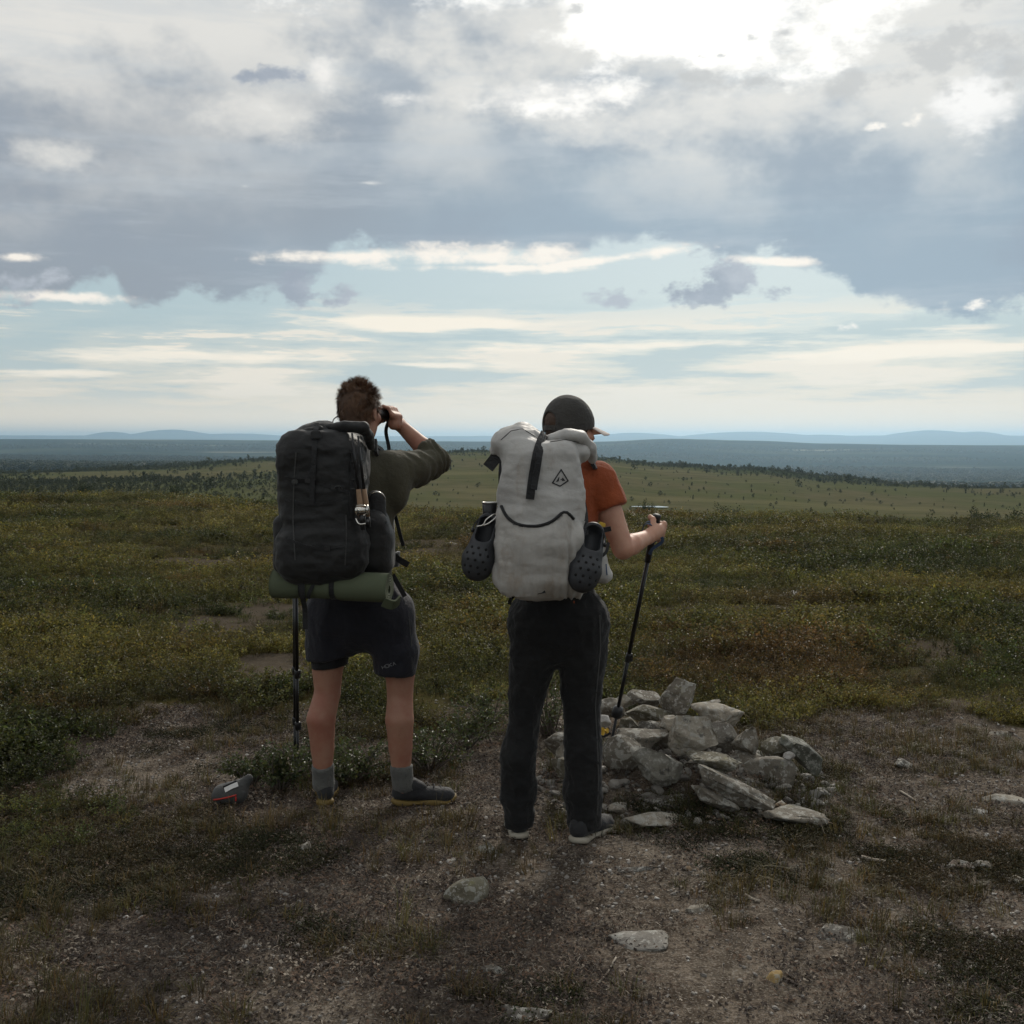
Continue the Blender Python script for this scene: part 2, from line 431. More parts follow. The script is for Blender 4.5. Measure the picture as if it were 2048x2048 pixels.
m, nt, b, out = new_mat('heath_ground')
pc = poscoord(nt)
av = nt.nodes.new('ShaderNodeAttribute'); av.attribute_name = 'veg'; veg = E(av.outputs['Fac'])
af = nt.nodes.new('ShaderNodeAttribute'); af.attribute_name = 'wood'; wood = E(af.outputs['Fac'])
ad = nt.nodes.new('ShaderNodeAttribute'); ad.attribute_name = 'dist'; dist = E(ad.outputs['Fac'])
n1 = noise(pc, 1.3, 6, 0.65); n2 = noise(mapping(pc, (1, 1, 1), (4, 2, 0)), 7, 6, 0.7); n3 = noise(pc, 38, 5, 0.7); n4 = noise(mapping(pc, (1, 1, 1), (7, 7, 0)), 130, 3, 0.6)
dirt = cmix(sstep(0.36, 0.62, n2), (.060, .048, .037), (.185, .152, .120))
dirt = cmix(sstep(0.48, 0.66, n1) * .7, dirt, (.235, .200, .160))
dirt = cmix(sstep(0.45, 0.62, n3) * .65, dirt, (.045, .034, .026))
dirt = cmix(sstep(0.54, 0.66, n4) * .6, dirt, (.30, .27, .235))
dirt = cmix(sstep(0.46, 0.36, n4) * .5, dirt, (.030, .024, .018))
dirt = cmix(sstep(0.60, 0.72, noise(mapping(pc, (1, 1, 1), (1, 9, 0)), 3.0, 5, 0.6)) * .55, dirt, (.13, .072, .042))
dirt = cmix(sstep(5.6, 8.5, dist) * .85, dirt, cmix(n3, (.040, .033, .024), (.092, .076, .058)))
moss = cmix(n3, (.032, .034, .013), (.085, .072, .030))
moss = cmix(sstep(.45, .65, n2) * .5, moss, (.075, .052, .032))
nearc = cmix(sstep(0.15, 0.6, veg + (n2 - .5) * .8), dirt, moss)
h1 = noise(mapping(pc, (1, .45, 1)), .022, 6, 0.6); h2 = noise(pc, .11, 5, 0.6)
moor = cmix(sstep(.38, .62, h1), (.105, .094, .054), (.084, .088, .042))
moor = cmix(sstep(.42, .64, h2) * .55, moor, (.060, .066, .033))
moor = cmix(sstep(.56, .66, noise(mapping(pc, (.5, 1.6, 1), (50, 9, 0)), .012, 4, .5)) * .5, moor, (.14, .125, .068))
frst = cmix(sstep(.4, .62, h2), (.034, .046, .025), (.056, .066, .034))
hill = cmix(wood, moor, frst)
p1 = noise(mapping(pc, (.35, 1, 1)), .0021, 5, .6)
plainc = cmix(sstep(.50, .62, p1), (.018, .028, .020), (.050, .058, .034))
plainc = cmix(sstep(.63, .68, noise(mapping(pc, (.3, 1.4, 1), (900, 70, 0)), .0017, 4, .55)), plainc, (.20, .185, .13))
farc = cmix(sstep(1100, 1800, dist), hill, plainc)
setin(nt, b, 'Base Color', cmix(sstep(60, 140, dist), nearc, farc))
setin(nt, b, 'Roughness', 1.0); setin(nt, b, 'Specular IOR Level', 0.0)
bump(nt, b, n3 * .6 + n4 * .35 + n2, 0.55, 0.02)
GROUND = m
ground = mesh_obj('ground', V, faces, GROUND, loc=(0, 0, 0))
tag(ground, 'brown stony heath ground running down to moor and forest plain', kind='structure')
Dv = np.hypot(V[:, 0], V[:, 1])
def forest(x, y):
    D = np.hypot(x, y); px = 1024 + x / (K * np.maximum(y, 1))
    n = fbm2(x, y, 0.006, 201, 3) + .45 * fbm2(x, y, 0.03, 211, 2)
    lefty = npstep(900, 300, px)
    f = lefty * (.35 + .9 * n) + npstep(.72, .98, D / np.interp(px, COLS, CD)) * (.5 + .7 * n) + (1 - lefty) * (n - .12) * .5 * npstep(300, 700, D)
    f = f * npstep(190, 330, D)
    return np.clip(f, 0, 1)
vegv = cover(V[:, 0], V[:, 1]) * npstep(70, 40, Dv); vegv[V[:, 1] < 0.5] = .5
for nm, dat in (('veg', vegv), ('wood', forest(V[:, 0], V[:, 1]) * (Dv > 100)), ('dist', Dv)):
    at_ = ground.data.attributes.new(nm, 'FLOAT', 'POINT'); at_.data.foreach_set('value', np.asarray(dat, np.float32))

# pools of water on the moor
mw, nt, b, out = new_mat('still_water')
setin(nt, b, 'Base Color', (.03, .04, .045)); setin(nt, b, 'Roughness', 0.06); setin(nt, b, 'Specular IOR Level', 0.9)
bump(nt, b, noise(poscoord(nt), .8, 3), 0.02, 0.05)
def pool(px, py, wpx, D, label):
    c_ = at(px, py, D); r_ = wpx * K * D
    n = 40; t = np.linspace(0, 2 * np.pi, n, endpoint=False)
    rad = 1 + .25 * np.sin(2 * t + px) + .15 * np.sin(3 * t + 2 * px)
    xs = c_[0] + r_ * rad * np.cos(t); ys = D + r_ * .9 * rad * np.sin(t)
    z = float(terrain(xs, ys).max()) + .05
    bm = np.stack([xs, ys, np.full(n, z)], 1)
    o = mesh_obj('pool', bm, [list(range(n))], mw, loc=(c_[0], D, z), smooth=False)
    tag(o, label, kind='structure')
pool(1303, 1010, 30, 240, 'thin bright pool on the moor just beyond the white backpack')
pool(82, 974, 10, 330, 'small bright pool on the valley floor far to the left')

# the air
hz = bpy.data.meshes.new('haze')
bm = bmesh.new(); bmesh.ops.create_cube(bm, size=1.0); bm.to_mesh(hz); bm.free()
ho = bpy.data.objects.new('haze', hz); COL.objects.link(ho)
zb, ztop = float(V[:, 2].min()) - 1.5, float(V[:, 2].max()) + 8
ho.scale = (74000, 74000, ztop - zb); ho.location = (0, 0, (ztop + zb) / 2)
mh = bpy.data.materials.new('air'); mh.use_nodes = True; nt = mh.node_tree; nt.nodes.clear()
out = nt.nodes.new('ShaderNodeOutputMaterial'); pv = nt.nodes.new('ShaderNodeVolumePrincipled')
pv.inputs['Color'].default_value = (.55, .79, 1.0, 1); pv.inputs['Density'].default_value = 7.0e-5; pv.inputs['Anisotropy'].default_value = 0.68
nt.links.new(pv.outputs[0], out.inputs['Volume'])
hz.materials.append(mh)
tag(ho, 'pale blue haze in the air over the whole moor', kind='stuff')

# ------------------------------------------------------------------ plants and litter that nobody could count
def tuft_mesh(name, v, f, vary, mats, mi=None):
    me = bpy.data.meshes.new(name)
    me.from_pydata(np.asarray(v).tolist(), [], f)
    for mm in mats: me.materials.append(mm)
    if mi is not None: me.polygons.foreach_set('material_index', mi)
    ca = me.color_attributes.new('vary', 'FLOAT_COLOR', 'POINT')
    vv = np.ones((len(v), 4), np.float32); vv[:, :3] = np.asarray(vary)
    ca.data.foreach_set('color', vv.ravel())
    me.update()
    return me
def leaf(vs, fs, va, base, d, n, L, W, col):
    """a folded little leaf: two triangles about a midrib"""
    d = d / np.linalg.norm(d); s = np.cross(d, n); s /= np.linalg.norm(s) + 1e-9; n = np.cross(s, d)
    i = len(vs)
    vs += [base, base + d * L * .55 + s * W + n * W * .5, base + d * L, base + d * L * .55 - s * W + n * W * .5]
    fs += [[i, i + 1, i + 2], [i, i + 2, i + 3]]
    va += [col] * 4
def make_shrub(name, seed, nst, H, spread, L, W, nl, mats, woody=True):
    r = np.random.default_rng(seed)
    vs, fs, va, mi = [], [], [], []
    for k in range(nst):
        a = r.uniform(0, 2 * np.pi); rad = spread * math.sqrt(r.uniform(0, 1)) * .6
        p0 = np.array([rad * math.cos(a), rad * math.sin(a), -0.02])
        lean = np.array([math.cos(a), math.sin(a), 0]) * r.uniform(.1, .75) + r.normal(0, .15, 3) * [1, 1, 0]
        hh = H * r.uniform(.55, 1.1)
        p1 = p0 + np.array([0, 0, hh]) + lean * hh * .8
        if woody:
            i = len(vs); t_ = 0.0016
            vs += [p0 + [t_, 0, 0], p0 + [-t_, t_, 0], p0 + [-t_, -t_, 0], p1]
            fs += [[i, i + 1, i + 3], [i + 1, i + 2, i + 3], [i + 2, i, i + 3]]; va += [np.array([.5, .36, .3])] * 4; mi += [0] * 3
        tone = r.uniform(.7, 1.25)
        for q in range(nl):
            t = r.uniform(.25, 1.05); base = p0 + (p1 - p0) * t + r.normal(0, .008, 3)
            d = r.normal(0, 1, 3); d[2] = abs(d[2]) * .6 + .15
            n = r.normal(0, .5, 3) + [0, 0, 1]
            cvar = tone * r.uniform(.65, 1.35)
            hue = r.normal(0, .10)
            leaf(vs, fs, va, base, d, n, L * r.uniform(.7, 1.25), W * r.uniform(.7, 1.25), np.array([cvar * (1 + hue), cvar, cvar * (1 - hue)]))
            mi += [0] * 2
    return tuft_mesh(name, vs, fs, va, mats, mi)
def make_grass(name, seed, nb, H, spread, W, mats):
    r = np.random.default_rng(seed)
    vs, fs, va = [], [], []
    for k in range(nb):
        a = r.uniform(0, 2 * np.pi); rad = spread * math.sqrt(r.uniform(0, 1))
        p0 = np.array([rad * math.cos(a), rad * math.sin(a), -.01])
        a2 = a + r.normal(0, .6); ln = r.uniform(.2, 1.0)
        hh = H * r.uniform(.5, 1.1)
        o = np.array([math.cos(a2), math.sin(a2), 0]); s = np.array([-o[1], o[0], 0]) * W
        pm = p0 + [0, 0, hh * .6] + o * hh * ln * .3; pt = p0 + [0, 0, hh * (1 - .35 * ln)] + o * hh * ln
        i = len(vs); vs += [p0 - s, p0 + s, pm + s * .8, pm - s * .8, pt]
        fs += [[i, i + 1, i + 2, i + 3], [i + 3, i + 2, i + 4]]
        cv = r.uniform(.6, 1.4); hu = r.normal(0, .1); va += [np.array([cv * (1 + hu), cv, cv * (1 - hu)])] * 5
    return tuft_mesh(name, vs, fs, va, mats)
def ico(sub):
    bm = bmesh.new(); bmesh.ops.create_icosphere(bm, subdivisions=sub, radius=1.0)
    v = np.array([x.co[:] for x in bm.verts]); f = [[q.index for q in x.verts] for x in bm.faces]; bm.free()
    return v, f
ICO = {k: ico(k) for k in (1, 2, 3, 4, 5)}
def rock_shape(seed, sub=4, planes=9, amp=.05, size=(1, 1, 1), cut=(.55, .92), rough=1.0):
    """a broken stone: a ball cut by flat planes, then weathered"""
    r = np.random.default_rng(seed)
    v, f = ICO[sub]; v = v.copy()
    q0 = v.copy()
    for k in range(planes):
        n = r.normal(0, 1, 3); n /= np.linalg.norm(n); d = r.uniform(*cut)
        warp_ = .035 * fbm(q0 * 2.2 + 3 * k, seed + 31 * k, 2)
        ex = np.maximum(0, v @ n - d - warp_); v = v - ex[:, None] * n
    v = v * np.asarray(size)
    sc = float(np.mean(size))
    nn = v / (np.linalg.norm(v, axis=1)[:, None] + 1e-9)
    q = v / sc
    crack = np.abs(fbm(q * A3(1.2, 1.2, 3.5) + seed, seed + 9, 2))
    dsp = amp * (.8 * fbm(q * 1.7 + seed, seed, 3) + rough * .55 * fbm(q * 5 + seed, seed + 5, 4, .65) - .55 * rough * npstep(.09, 0, crack))
    v = v + nn * dsp[:, None] * sc
    return v, f

def instancer(name, pts, rot, scl, idx, tint, sources, label, kind='stuff'):
    """points carrying one of the source meshes each, as geometry-node instances: for what nobody could count"""
    me = bpy.data.meshes.new(name); me.from_pydata(np.asarray(pts).tolist(), [], [])
    for nm, ty, key, dat in (('rot', 'FLOAT_VECTOR', 'vector', rot), ('scl', 'FLOAT_VECTOR', 'vector', scl), ('tint', 'FLOAT_VECTOR', 'vector', tint)):
        a = me.attributes.new(nm, ty, 'POINT'); a.data.foreach_set(key, np.asarray(dat, np.float32).ravel())
    a = me.attributes.new('pick', 'INT', 'POINT'); a.data.foreach_set('value', np.asarray(idx, np.int32))
    o = bpy.data.objects.new(name, me); COL.objects.link(o)
    coll = bpy.data.collections.new(name + '_sources')
    for k, sm in enumerate(sources):
        so = bpy.data.objects.new('%s_source_%02d' % (name, k), sm); coll.objects.link(so)
    ng = bpy.data.node_groups.new(name, 'GeometryNodeTree')
    ng.interface.new_socket('Geometry', in_out='INPUT', socket_type='NodeSocketGeometry'); ng.interface.new_socket('Geometry', in_out='OUTPUT', socket_type='NodeSocketGeometry')
    gi = ng.nodes.new('NodeGroupInput'); go = ng.nodes.new('NodeGroupOutput')
    ip = ng.nodes.new('GeometryNodeInstanceOnPoints'); ci = ng.nodes.new('GeometryNodeCollectionInfo')
    ci.inputs['Collection'].default_value = coll; ci.inputs['Separate Children'].default_value = True; ci.inputs['Reset Children'].default_value = True
    def attr(nm, ty):
        n = ng.nodes.new('GeometryNodeInputNamedAttribute'); n.data_type = ty; n.inputs['Name'].default_value = nm
        return n.outputs[0]
    L = ng.links.new
    L(gi.outputs[0], ip.inputs['Points']); L(ci.outputs[0], ip.inputs['Instance']); ip.inputs['Pick Instance'].default_value = True
    L(attr('pick', 'INT'), ip.inputs['Instance Index'])
    er = ng.nodes.new('FunctionNodeEulerToRotation'); L(attr('rot', 'FLOAT_VECTOR'), er.inputs[0]); L(er.outputs[0], ip.inputs['Rotation'])
    L(attr('scl', 'FLOAT_VECTOR'), ip.inputs['Scale']); L(ip.outputs[0], go.inputs[0])
    md = o.modifiers.new('scatter', 'NODES'); md.node_group = ng
    tag(o, label, kind=kind)
    return o

LEAF = leaf_mat('heath_leaf', .5, .52, spec=.35); BLADE = leaf_mat('grass_blade', .6, .35, spec=.25); NEEDLE = leaf_mat('dark_foliage', .6, .2, spec=.2)
def frame_points(n, py0, py1, margin=220, seed=1, power=1.0):
    """n random ground points spread evenly over the ground between two depths, a bit wider than the picture"""
    r = np.random.default_rng(seed)
    y0, y1 = ground_y(py1), (ground_y(py0) if py0 > HY + 1 else 1e4)
    u = r.uniform(0, 1, n); e = 2.0 * power
    y = (y0 ** e + u * (y1 ** e - y0 ** e)) ** (1 / e)
    x = r.uniform(-(1024 + margin) * K, (1024 + margin) * K, n) * y
    return x, y, r

# dwarf shrubs of the heath
shr = [make_shrub('heath_sprig', 300 + k, 15, .15, .17, .021, .0068, 13, [LEAF]) for k in range(4)] + \
      [make_shrub('heath_sprig', 320 + k, 22, .10, .16, .015, .0034, 16, [LEAF]) for k in range(3)]
x, y, r = frame_points(46000, 968, 1760, 260, 5, .62)
cv = cover(x, y)
keep = cv + r.uniform(-.30, .30, len(x)) > .42
Dd = np.hypot(x, y)
keep &= ~((np.hypot((x - CAIRN[0]) / .72, (y - CAIRN[1]) / .62) < 1))
keep &= ~((np.abs(x + .65) < .5) & (np.abs(y - 4.82) < .13))
keep &= ~((x > -.12) & (x < .5) & (np.abs(y - 4.45) < .25))
keep &= y < 39
x, y, cv = x[keep], y[keep], cv[keep]
z = terrain(x, y)
px = 1024 + x / (K * y); py = HY + CAMZ / (K * y)
kindn = fbm2(x, y, .55, 401, 3)
idx = np.where(kindn + r.normal(0, .25, len(x)) > .0, r.integers(0, 4, len(x)), r.integers(4, 7, len(x)))
red = np.clip(1.0 * ell(px, py, 1560, 1345, 360, 90) - .22 + r.normal(0, .25, len(x)), 0, 1) + np.clip(fbm2(x, y, .9, 431, 2) * 1.6 - .85, 0, .6) + np.clip(fbm2(x, y, .35, 451, 2) * 1.7 - .55, 0, .6)
red = np.clip(red + np.clip(fbm2(x, y, 2.2, 481, 2) * 1.5 - .55, 0, .6), 0, .9)
yel = np.clip(.38 + fbm2(x, y, .5, 411, 3) * 1.2 + r.normal(0, .22, len(x)), 0, 1)
g0 = np.array([.050, .062, .018]); g1 = np.array([.140, .124, .032]); g2 = np.array([.135, .078, .032])
clump0 = np.clip(.55 + 1.1 * fbm2(x, y, 1.9, 461, 2) + .5 * fbm2(x, y, .7, 471, 2), .25, 1.7)
tint = g0 + (g1 - g0) * yel[:, None]
tint = tint * (1 - red[:, None]) + g2 * red[:, None]
tint *= (.72 + .42 * clump0)[:, None]
tint *= (1 + .30 * r.normal(0, 1, len(x)).clip(-1.5, 2))[:, None]
clump = np.clip(.55 + 1.1 * fbm2(x, y, 1.9, 461, 2) + .5 * fbm2(x, y, .7, 471, 2), .25, 1.7)
hs = (.40 + .30 * np.clip(cv, 0, 1.4) + .42 * clump) * r.uniform(.75, 1.25, len(x)) * np.where(py > 1560, .5, 1.0) * np.interp(y, [4, 12, 38], [.85, 1.1, 1.55])
scl = np.stack([hs * np.interp(y, [4, 14, 38], [1, 1.15, 1.5]), hs * np.interp(y, [4, 14, 38], [1, 1.15, 1.5]), hs], 1)
rot = np.stack([r.normal(0, .14, len(x)), r.normal(0, .14, len(x)), r.uniform(0, 6.28, len(x))], 1)
instancer('heath_shrubs', np.stack([x, y, z], 1), rot, scl, idx, tint, shr, 'low green and rusty heath plants covering the plateau')
print('heath', len(x))

# grass: sparse dry tufts on the bare ground, thicker round the cairn
grs = [make_grass('grass_tuft', 500 + k, 34, .085, .045, .0016, [BLADE]) for k in range(3)] + [make_grass('grass_tuft', 520, 16, .22, .03, .0014, [BLADE])]
x, y, r = frame_points(16000, 1330, 2200, 160, 6, 1.0)
cv = cover(x, y)
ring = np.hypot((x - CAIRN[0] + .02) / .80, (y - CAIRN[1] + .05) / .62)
gn = fbm2(x, y, 2.6, 601, 3)
keep = ((gn + r.uniform(-.22, .22, len(x)) > .20) & (r.uniform(0, 1, len(x)) < .6)) | ((ring > .55) & (ring < 1.12) & (r.uniform(0, 1, len(x)) < .7) & (x > .15))
keep &= ~((x > -.14) & (x < .16) & (np.abs(y - 4.42) < .1)) & ~((np.abs(x + .65) < .45) & (np.abs(y - 4.83) < .09))
x, y, gn, ring = x[keep], y[keep], gn[keep], ring[keep]
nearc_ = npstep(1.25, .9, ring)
idx = np.where((r.uniform(0, 1, len(x)) < .07), 3, r.integers(0, 3, len(x)))
q = r.uniform(0, 1, len(x))[:, None]
tint = (np.array([.085, .080, .026]) * q + np.array([.125, .085, .040]) * (1 - q)) * r.uniform(.5, 1.25, len(x))[:, None]
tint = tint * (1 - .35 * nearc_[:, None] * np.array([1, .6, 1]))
hs = r.uniform(.4, .9, len(x)) * (1 - .12 * nearc_)
scl = np.stack([hs, hs, hs], 1); rot = np.stack([r.normal(0, .15, len(x)), r.normal(0, .15, len(x)), r.uniform(0, 6.28, len(x))], 1)
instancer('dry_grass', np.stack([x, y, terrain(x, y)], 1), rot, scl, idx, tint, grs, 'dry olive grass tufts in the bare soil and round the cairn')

# crowberry mats hugging the bare soil
mat_ = [make_shrub('crowberry', 560 + k, 26, .032, .13, .010, .0028, 13, [NEEDLE], False) for k in range(3)]
x, y, r = frame_points(15000, 1420, 2250, 160, 8, 1.0)
gn = fbm2(x * .8, y * 1.3, 1.5, 701, 4) + .35 * fbm2(x, y, 5, 711, 2)
pxx = 1024 + x / (K * y); pyy = HY + CAMZ / (K * y)
gn = gn + .55 * ell(pxx, pyy, 1960, 2000, 330, 130) + .35 * ell(pxx, pyy, 130, 1700, 400, 120) - .25 * ell(pxx, pyy, 150, 1900, 350, 120)
keep = gn + r.uniform(-.12, .12, len(x)) > .29
keep &= ~((x > -.14) & (x < .42) & (np.abs(y - 4.42) < .16)) & ~((np.abs(x + .65) < .45) & (np.abs(y - 4.83) < .1))
x, y = x[keep], y[keep]
q = np.clip(fbm2(x, y, 1.3, 721, 2) + .5 + r.normal(0, .2, len(x)), 0, 1)[:, None]
tint = (np.array([.030, .034, .013]) * (1 - q) + np.array([.085, .060, .030]) * q) * r.uniform(.6, 1.3, len(x))[:, None]
hs = r.uniform(.5, 1.15, len(x))
instancer('crowberry_mats', np.stack([x, y, terrain(x, y)], 1), np.stack([r.normal(0, .1, len(x)), r.normal(0, .1, len(x)), r.uniform(0, 6.28, len(x))], 1), np.stack([hs, hs, hs], 1), r.integers(0, 3, len(x)), tint, mat_, 'dark low crowberry mats creeping over the bare soil')

# pebbles and plant litter
m, nt, b, out = new_mat('pebble')
a = nt.nodes.new('ShaderNodeAttribute'); a.attribute_type = 'INSTANCER'; a.attribute_name = 'tint'
cc = cmix(noise(objcoord(nt), 3.0, 4, .6), a.outputs['Color'], cmix(1.0, a.outputs['Color'], (.45, .44, .43), 'MULTIPLY'))
setin(nt, b, 'Base Color', cc); setin(nt, b, 'Roughness', .7)
PEB = m
pebs = []
for k in range(5):
    v, f = rock_shape(800 + k, 2, 7, .06, (1, .75, .5))
    me = bpy.data.meshes.new('pebble'); me.from_pydata(v.tolist(), [], f); me.materials.append(PEB); pebs.append(me)
x, y, r = frame_points(46000, 1400, 2250, 150, 9, .9)
gn = fbm2(x, y, 1.2, 741, 3)
keep = (r.uniform(0, 1, len(x)) < np.clip(.45 + gn * .9, .06, 1)) & (cover(x, y) < .6)
x, y = x[keep], y[keep]
s = .0020 + .0110 * r.uniform(0, 1, len(x)) ** 3.6
q = r.uniform(0, 1, len(x))[:, None]
tint = np.array([.13, .115, .10]) * (1 - q) + np.array([.36, .335, .30]) * q
wh = r.uniform(0, 1, len(x)) < .07
tint[wh] = (.62, .60, .56)
instancer('pebbles', np.stack([x, y, terrain(x, y) + s * .15], 1), np.stack([r.normal(0, .3, len(x)), r.normal(0, .3, len(x)), r.uniform(0, 6.28, len(x))], 1), np.stack([s, s, s], 1), r.integers(0, 5, len(x)), tint, pebs, 'small grey and white pebbles strewn over the bare soil')

m, nt, b, out = new_mat('litter')
a = nt.nodes.new('ShaderNodeAttribute'); a.attribute_type = 'INSTANCER'; a.attribute_name = 'tint'
setin(nt, b, 'Base Color', a.outputs['Color']); setin(nt, b, 'Roughness', .9); LIT = m
lits = []
for k in range(6):
    r = np.random.default_rng(850 + k); vs, fs = [], []
    for q in range(16):
        p = np.array([*r.uniform(-.065, .065, 2), r.uniform(.000, .010)]); a_ = r.uniform(0, 6.28); Lh = r.uniform(.004, .017 if k < 4 else .007); wd = r.uniform(.0005, .0011) if k < 4 else r.uniform(.002, .0045)
        d = np.array([math.cos(a_), math.sin(a_), r.normal(0, .25)]) * Lh; s_ = np.array([-math.sin(a_), math.cos(a_), r.normal(0, .3)]) * wd
        i = len(vs); mid = np.array([0, 0, wd * .9 + .001]) + r.normal(0, .0015, 3)
        vs += [p - d - s_, p - d + s_, p + mid + s_ * 1.2, p + mid - s_ * 1.2, p + d]
        fs += [[i, i + 1, i + 2, i + 3], [i + 3, i + 2, i + 4]]
    me = bpy.data.meshes.new('litter'); me.from_pydata(np.array(vs).tolist(), [], fs); me.materials.append(LIT); lits.append(me)
x, y, r = frame_points(34000, 1420, 2250, 150, 10, .85)
gn = fbm2(x, y, 1.7, 761, 4)
keep = (r.uniform(0, 1, len(x)) < np.clip(.55 + gn * 1.3, .05, 1))
x, y = x[keep], y[keep]
q = r.uniform(0, 1, len(x))
tint = np.where((q < .62)[:, None], np.array([.040, .028, .021]), np.where((q < .88)[:, None], np.array([.115, .072, .046]), np.array([.25, .21, .165]))) * r.uniform(.6, 1.3, len(x))[:, None]
hs = r.uniform(.5, 1.25, len(x))
instancer('plant_litter', np.stack([x, y, terrain(x, y) + .001], 1), np.stack([r.normal(0, .08, len(x)), r.normal(0, .08, len(x)), r.uniform(0, 6.28, len(x))], 1), np.stack([hs, hs, hs], 1), r.integers(0, 6, len(x)), tint, lits, 'dead twigs and brown leaf litter over the bare soil')

# far woods on the hill and the plain
def make_far_tree(name, seed, birch):
    r = np.random.default_rng(seed); vs, fs, va = [], [], []
    for k in range(70 if birch else 60):
        t = r.uniform(.18, 1.0)
        w_ = (.34 * math.sin(min(1, t * 1.05) * math.pi) ** .6 + .05) if birch else .24 * (1.05 - t)
        a_ = r.uniform(0, 6.28); rad = w_ * math.sqrt(r.uniform(0, 1))
        p = np.array([rad * math.cos(a_), rad * math.sin(a_), t]); d = r.normal(0, 1, 3)
        cv_ = r.uniform(.6, 1.4)
        leaf(vs, fs, va, p, d, r.normal(0, 1, 3), .20, .075, np.array([cv_, cv_, cv_]))
    i = len(vs); vs += [np.array([.02, 0, -.05]), np.array([-.02, .02, -.05]), np.array([-.02, -.02, -.05]), np.array([0, 0, .9])]
    fs += [[i, i + 1, i + 3], [i + 1, i + 2, i + 3], [i + 2, i, i + 3]]; va += [np.array([.5, .4, .4])] * 4
    return tuft_mesh(name, vs, fs, va, [NEEDLE])
ftr = [make_far_tree('far_tree', 900 + k, k < 3) for k in range(5)]
r = np.random.default_rng(77)
N = 150000
lg = r.uniform(math.log(210), math.log(6000), N); D = np.exp(lg)
pxr = r.uniform(-250, 2300, N); x = (pxr - 1024) * K * D; y = D
f = forest(x, y)
pl = npstep(1300, 2000, D)
pn = fbm2(x * .35, y, .0021, 911, 3)
dens = np.where(D < 1400, f * .9 + .014, .55 * npstep(-.25, .2, pn))
keep = r.uniform(0, 1, N) < dens
x, y, D = x[keep], y[keep], D[keep]
hgt = np.where(D < 1400, np.exp(r.normal(-.05, .45, len(x))), r.uniform(5, 9, len(x)))
hgt *= np.interp(D, [200, 350, 600], [.45, .75, 1])
wdt = hgt * r.uniform(.9, 1.5, len(x)) * np.where(D > 1400, 1.8, 1)
q = r.uniform(0, 1, len(x))[:, None]
tint = (np.array([.034, .046, .025]) * (1 - q) + np.array([.066, .074, .037]) * q)
idx = np.where(r.uniform(0, 1, len(x)) < .7, r.integers(0, 3, len(x)), r.integers(3, 5, len(x)))
instancer('far_woods', np.stack([x, y, terrain(x, y)], 1), np.stack([np.zeros(len(x)), np.zeros(len(x)), r.uniform(0, 6.28, len(x))], 1), np.stack([wdt, wdt, hgt], 1), idx, tint, ftr, 'distant dark birch scrub and forest on the moor and plain')
print('trees', len(x))

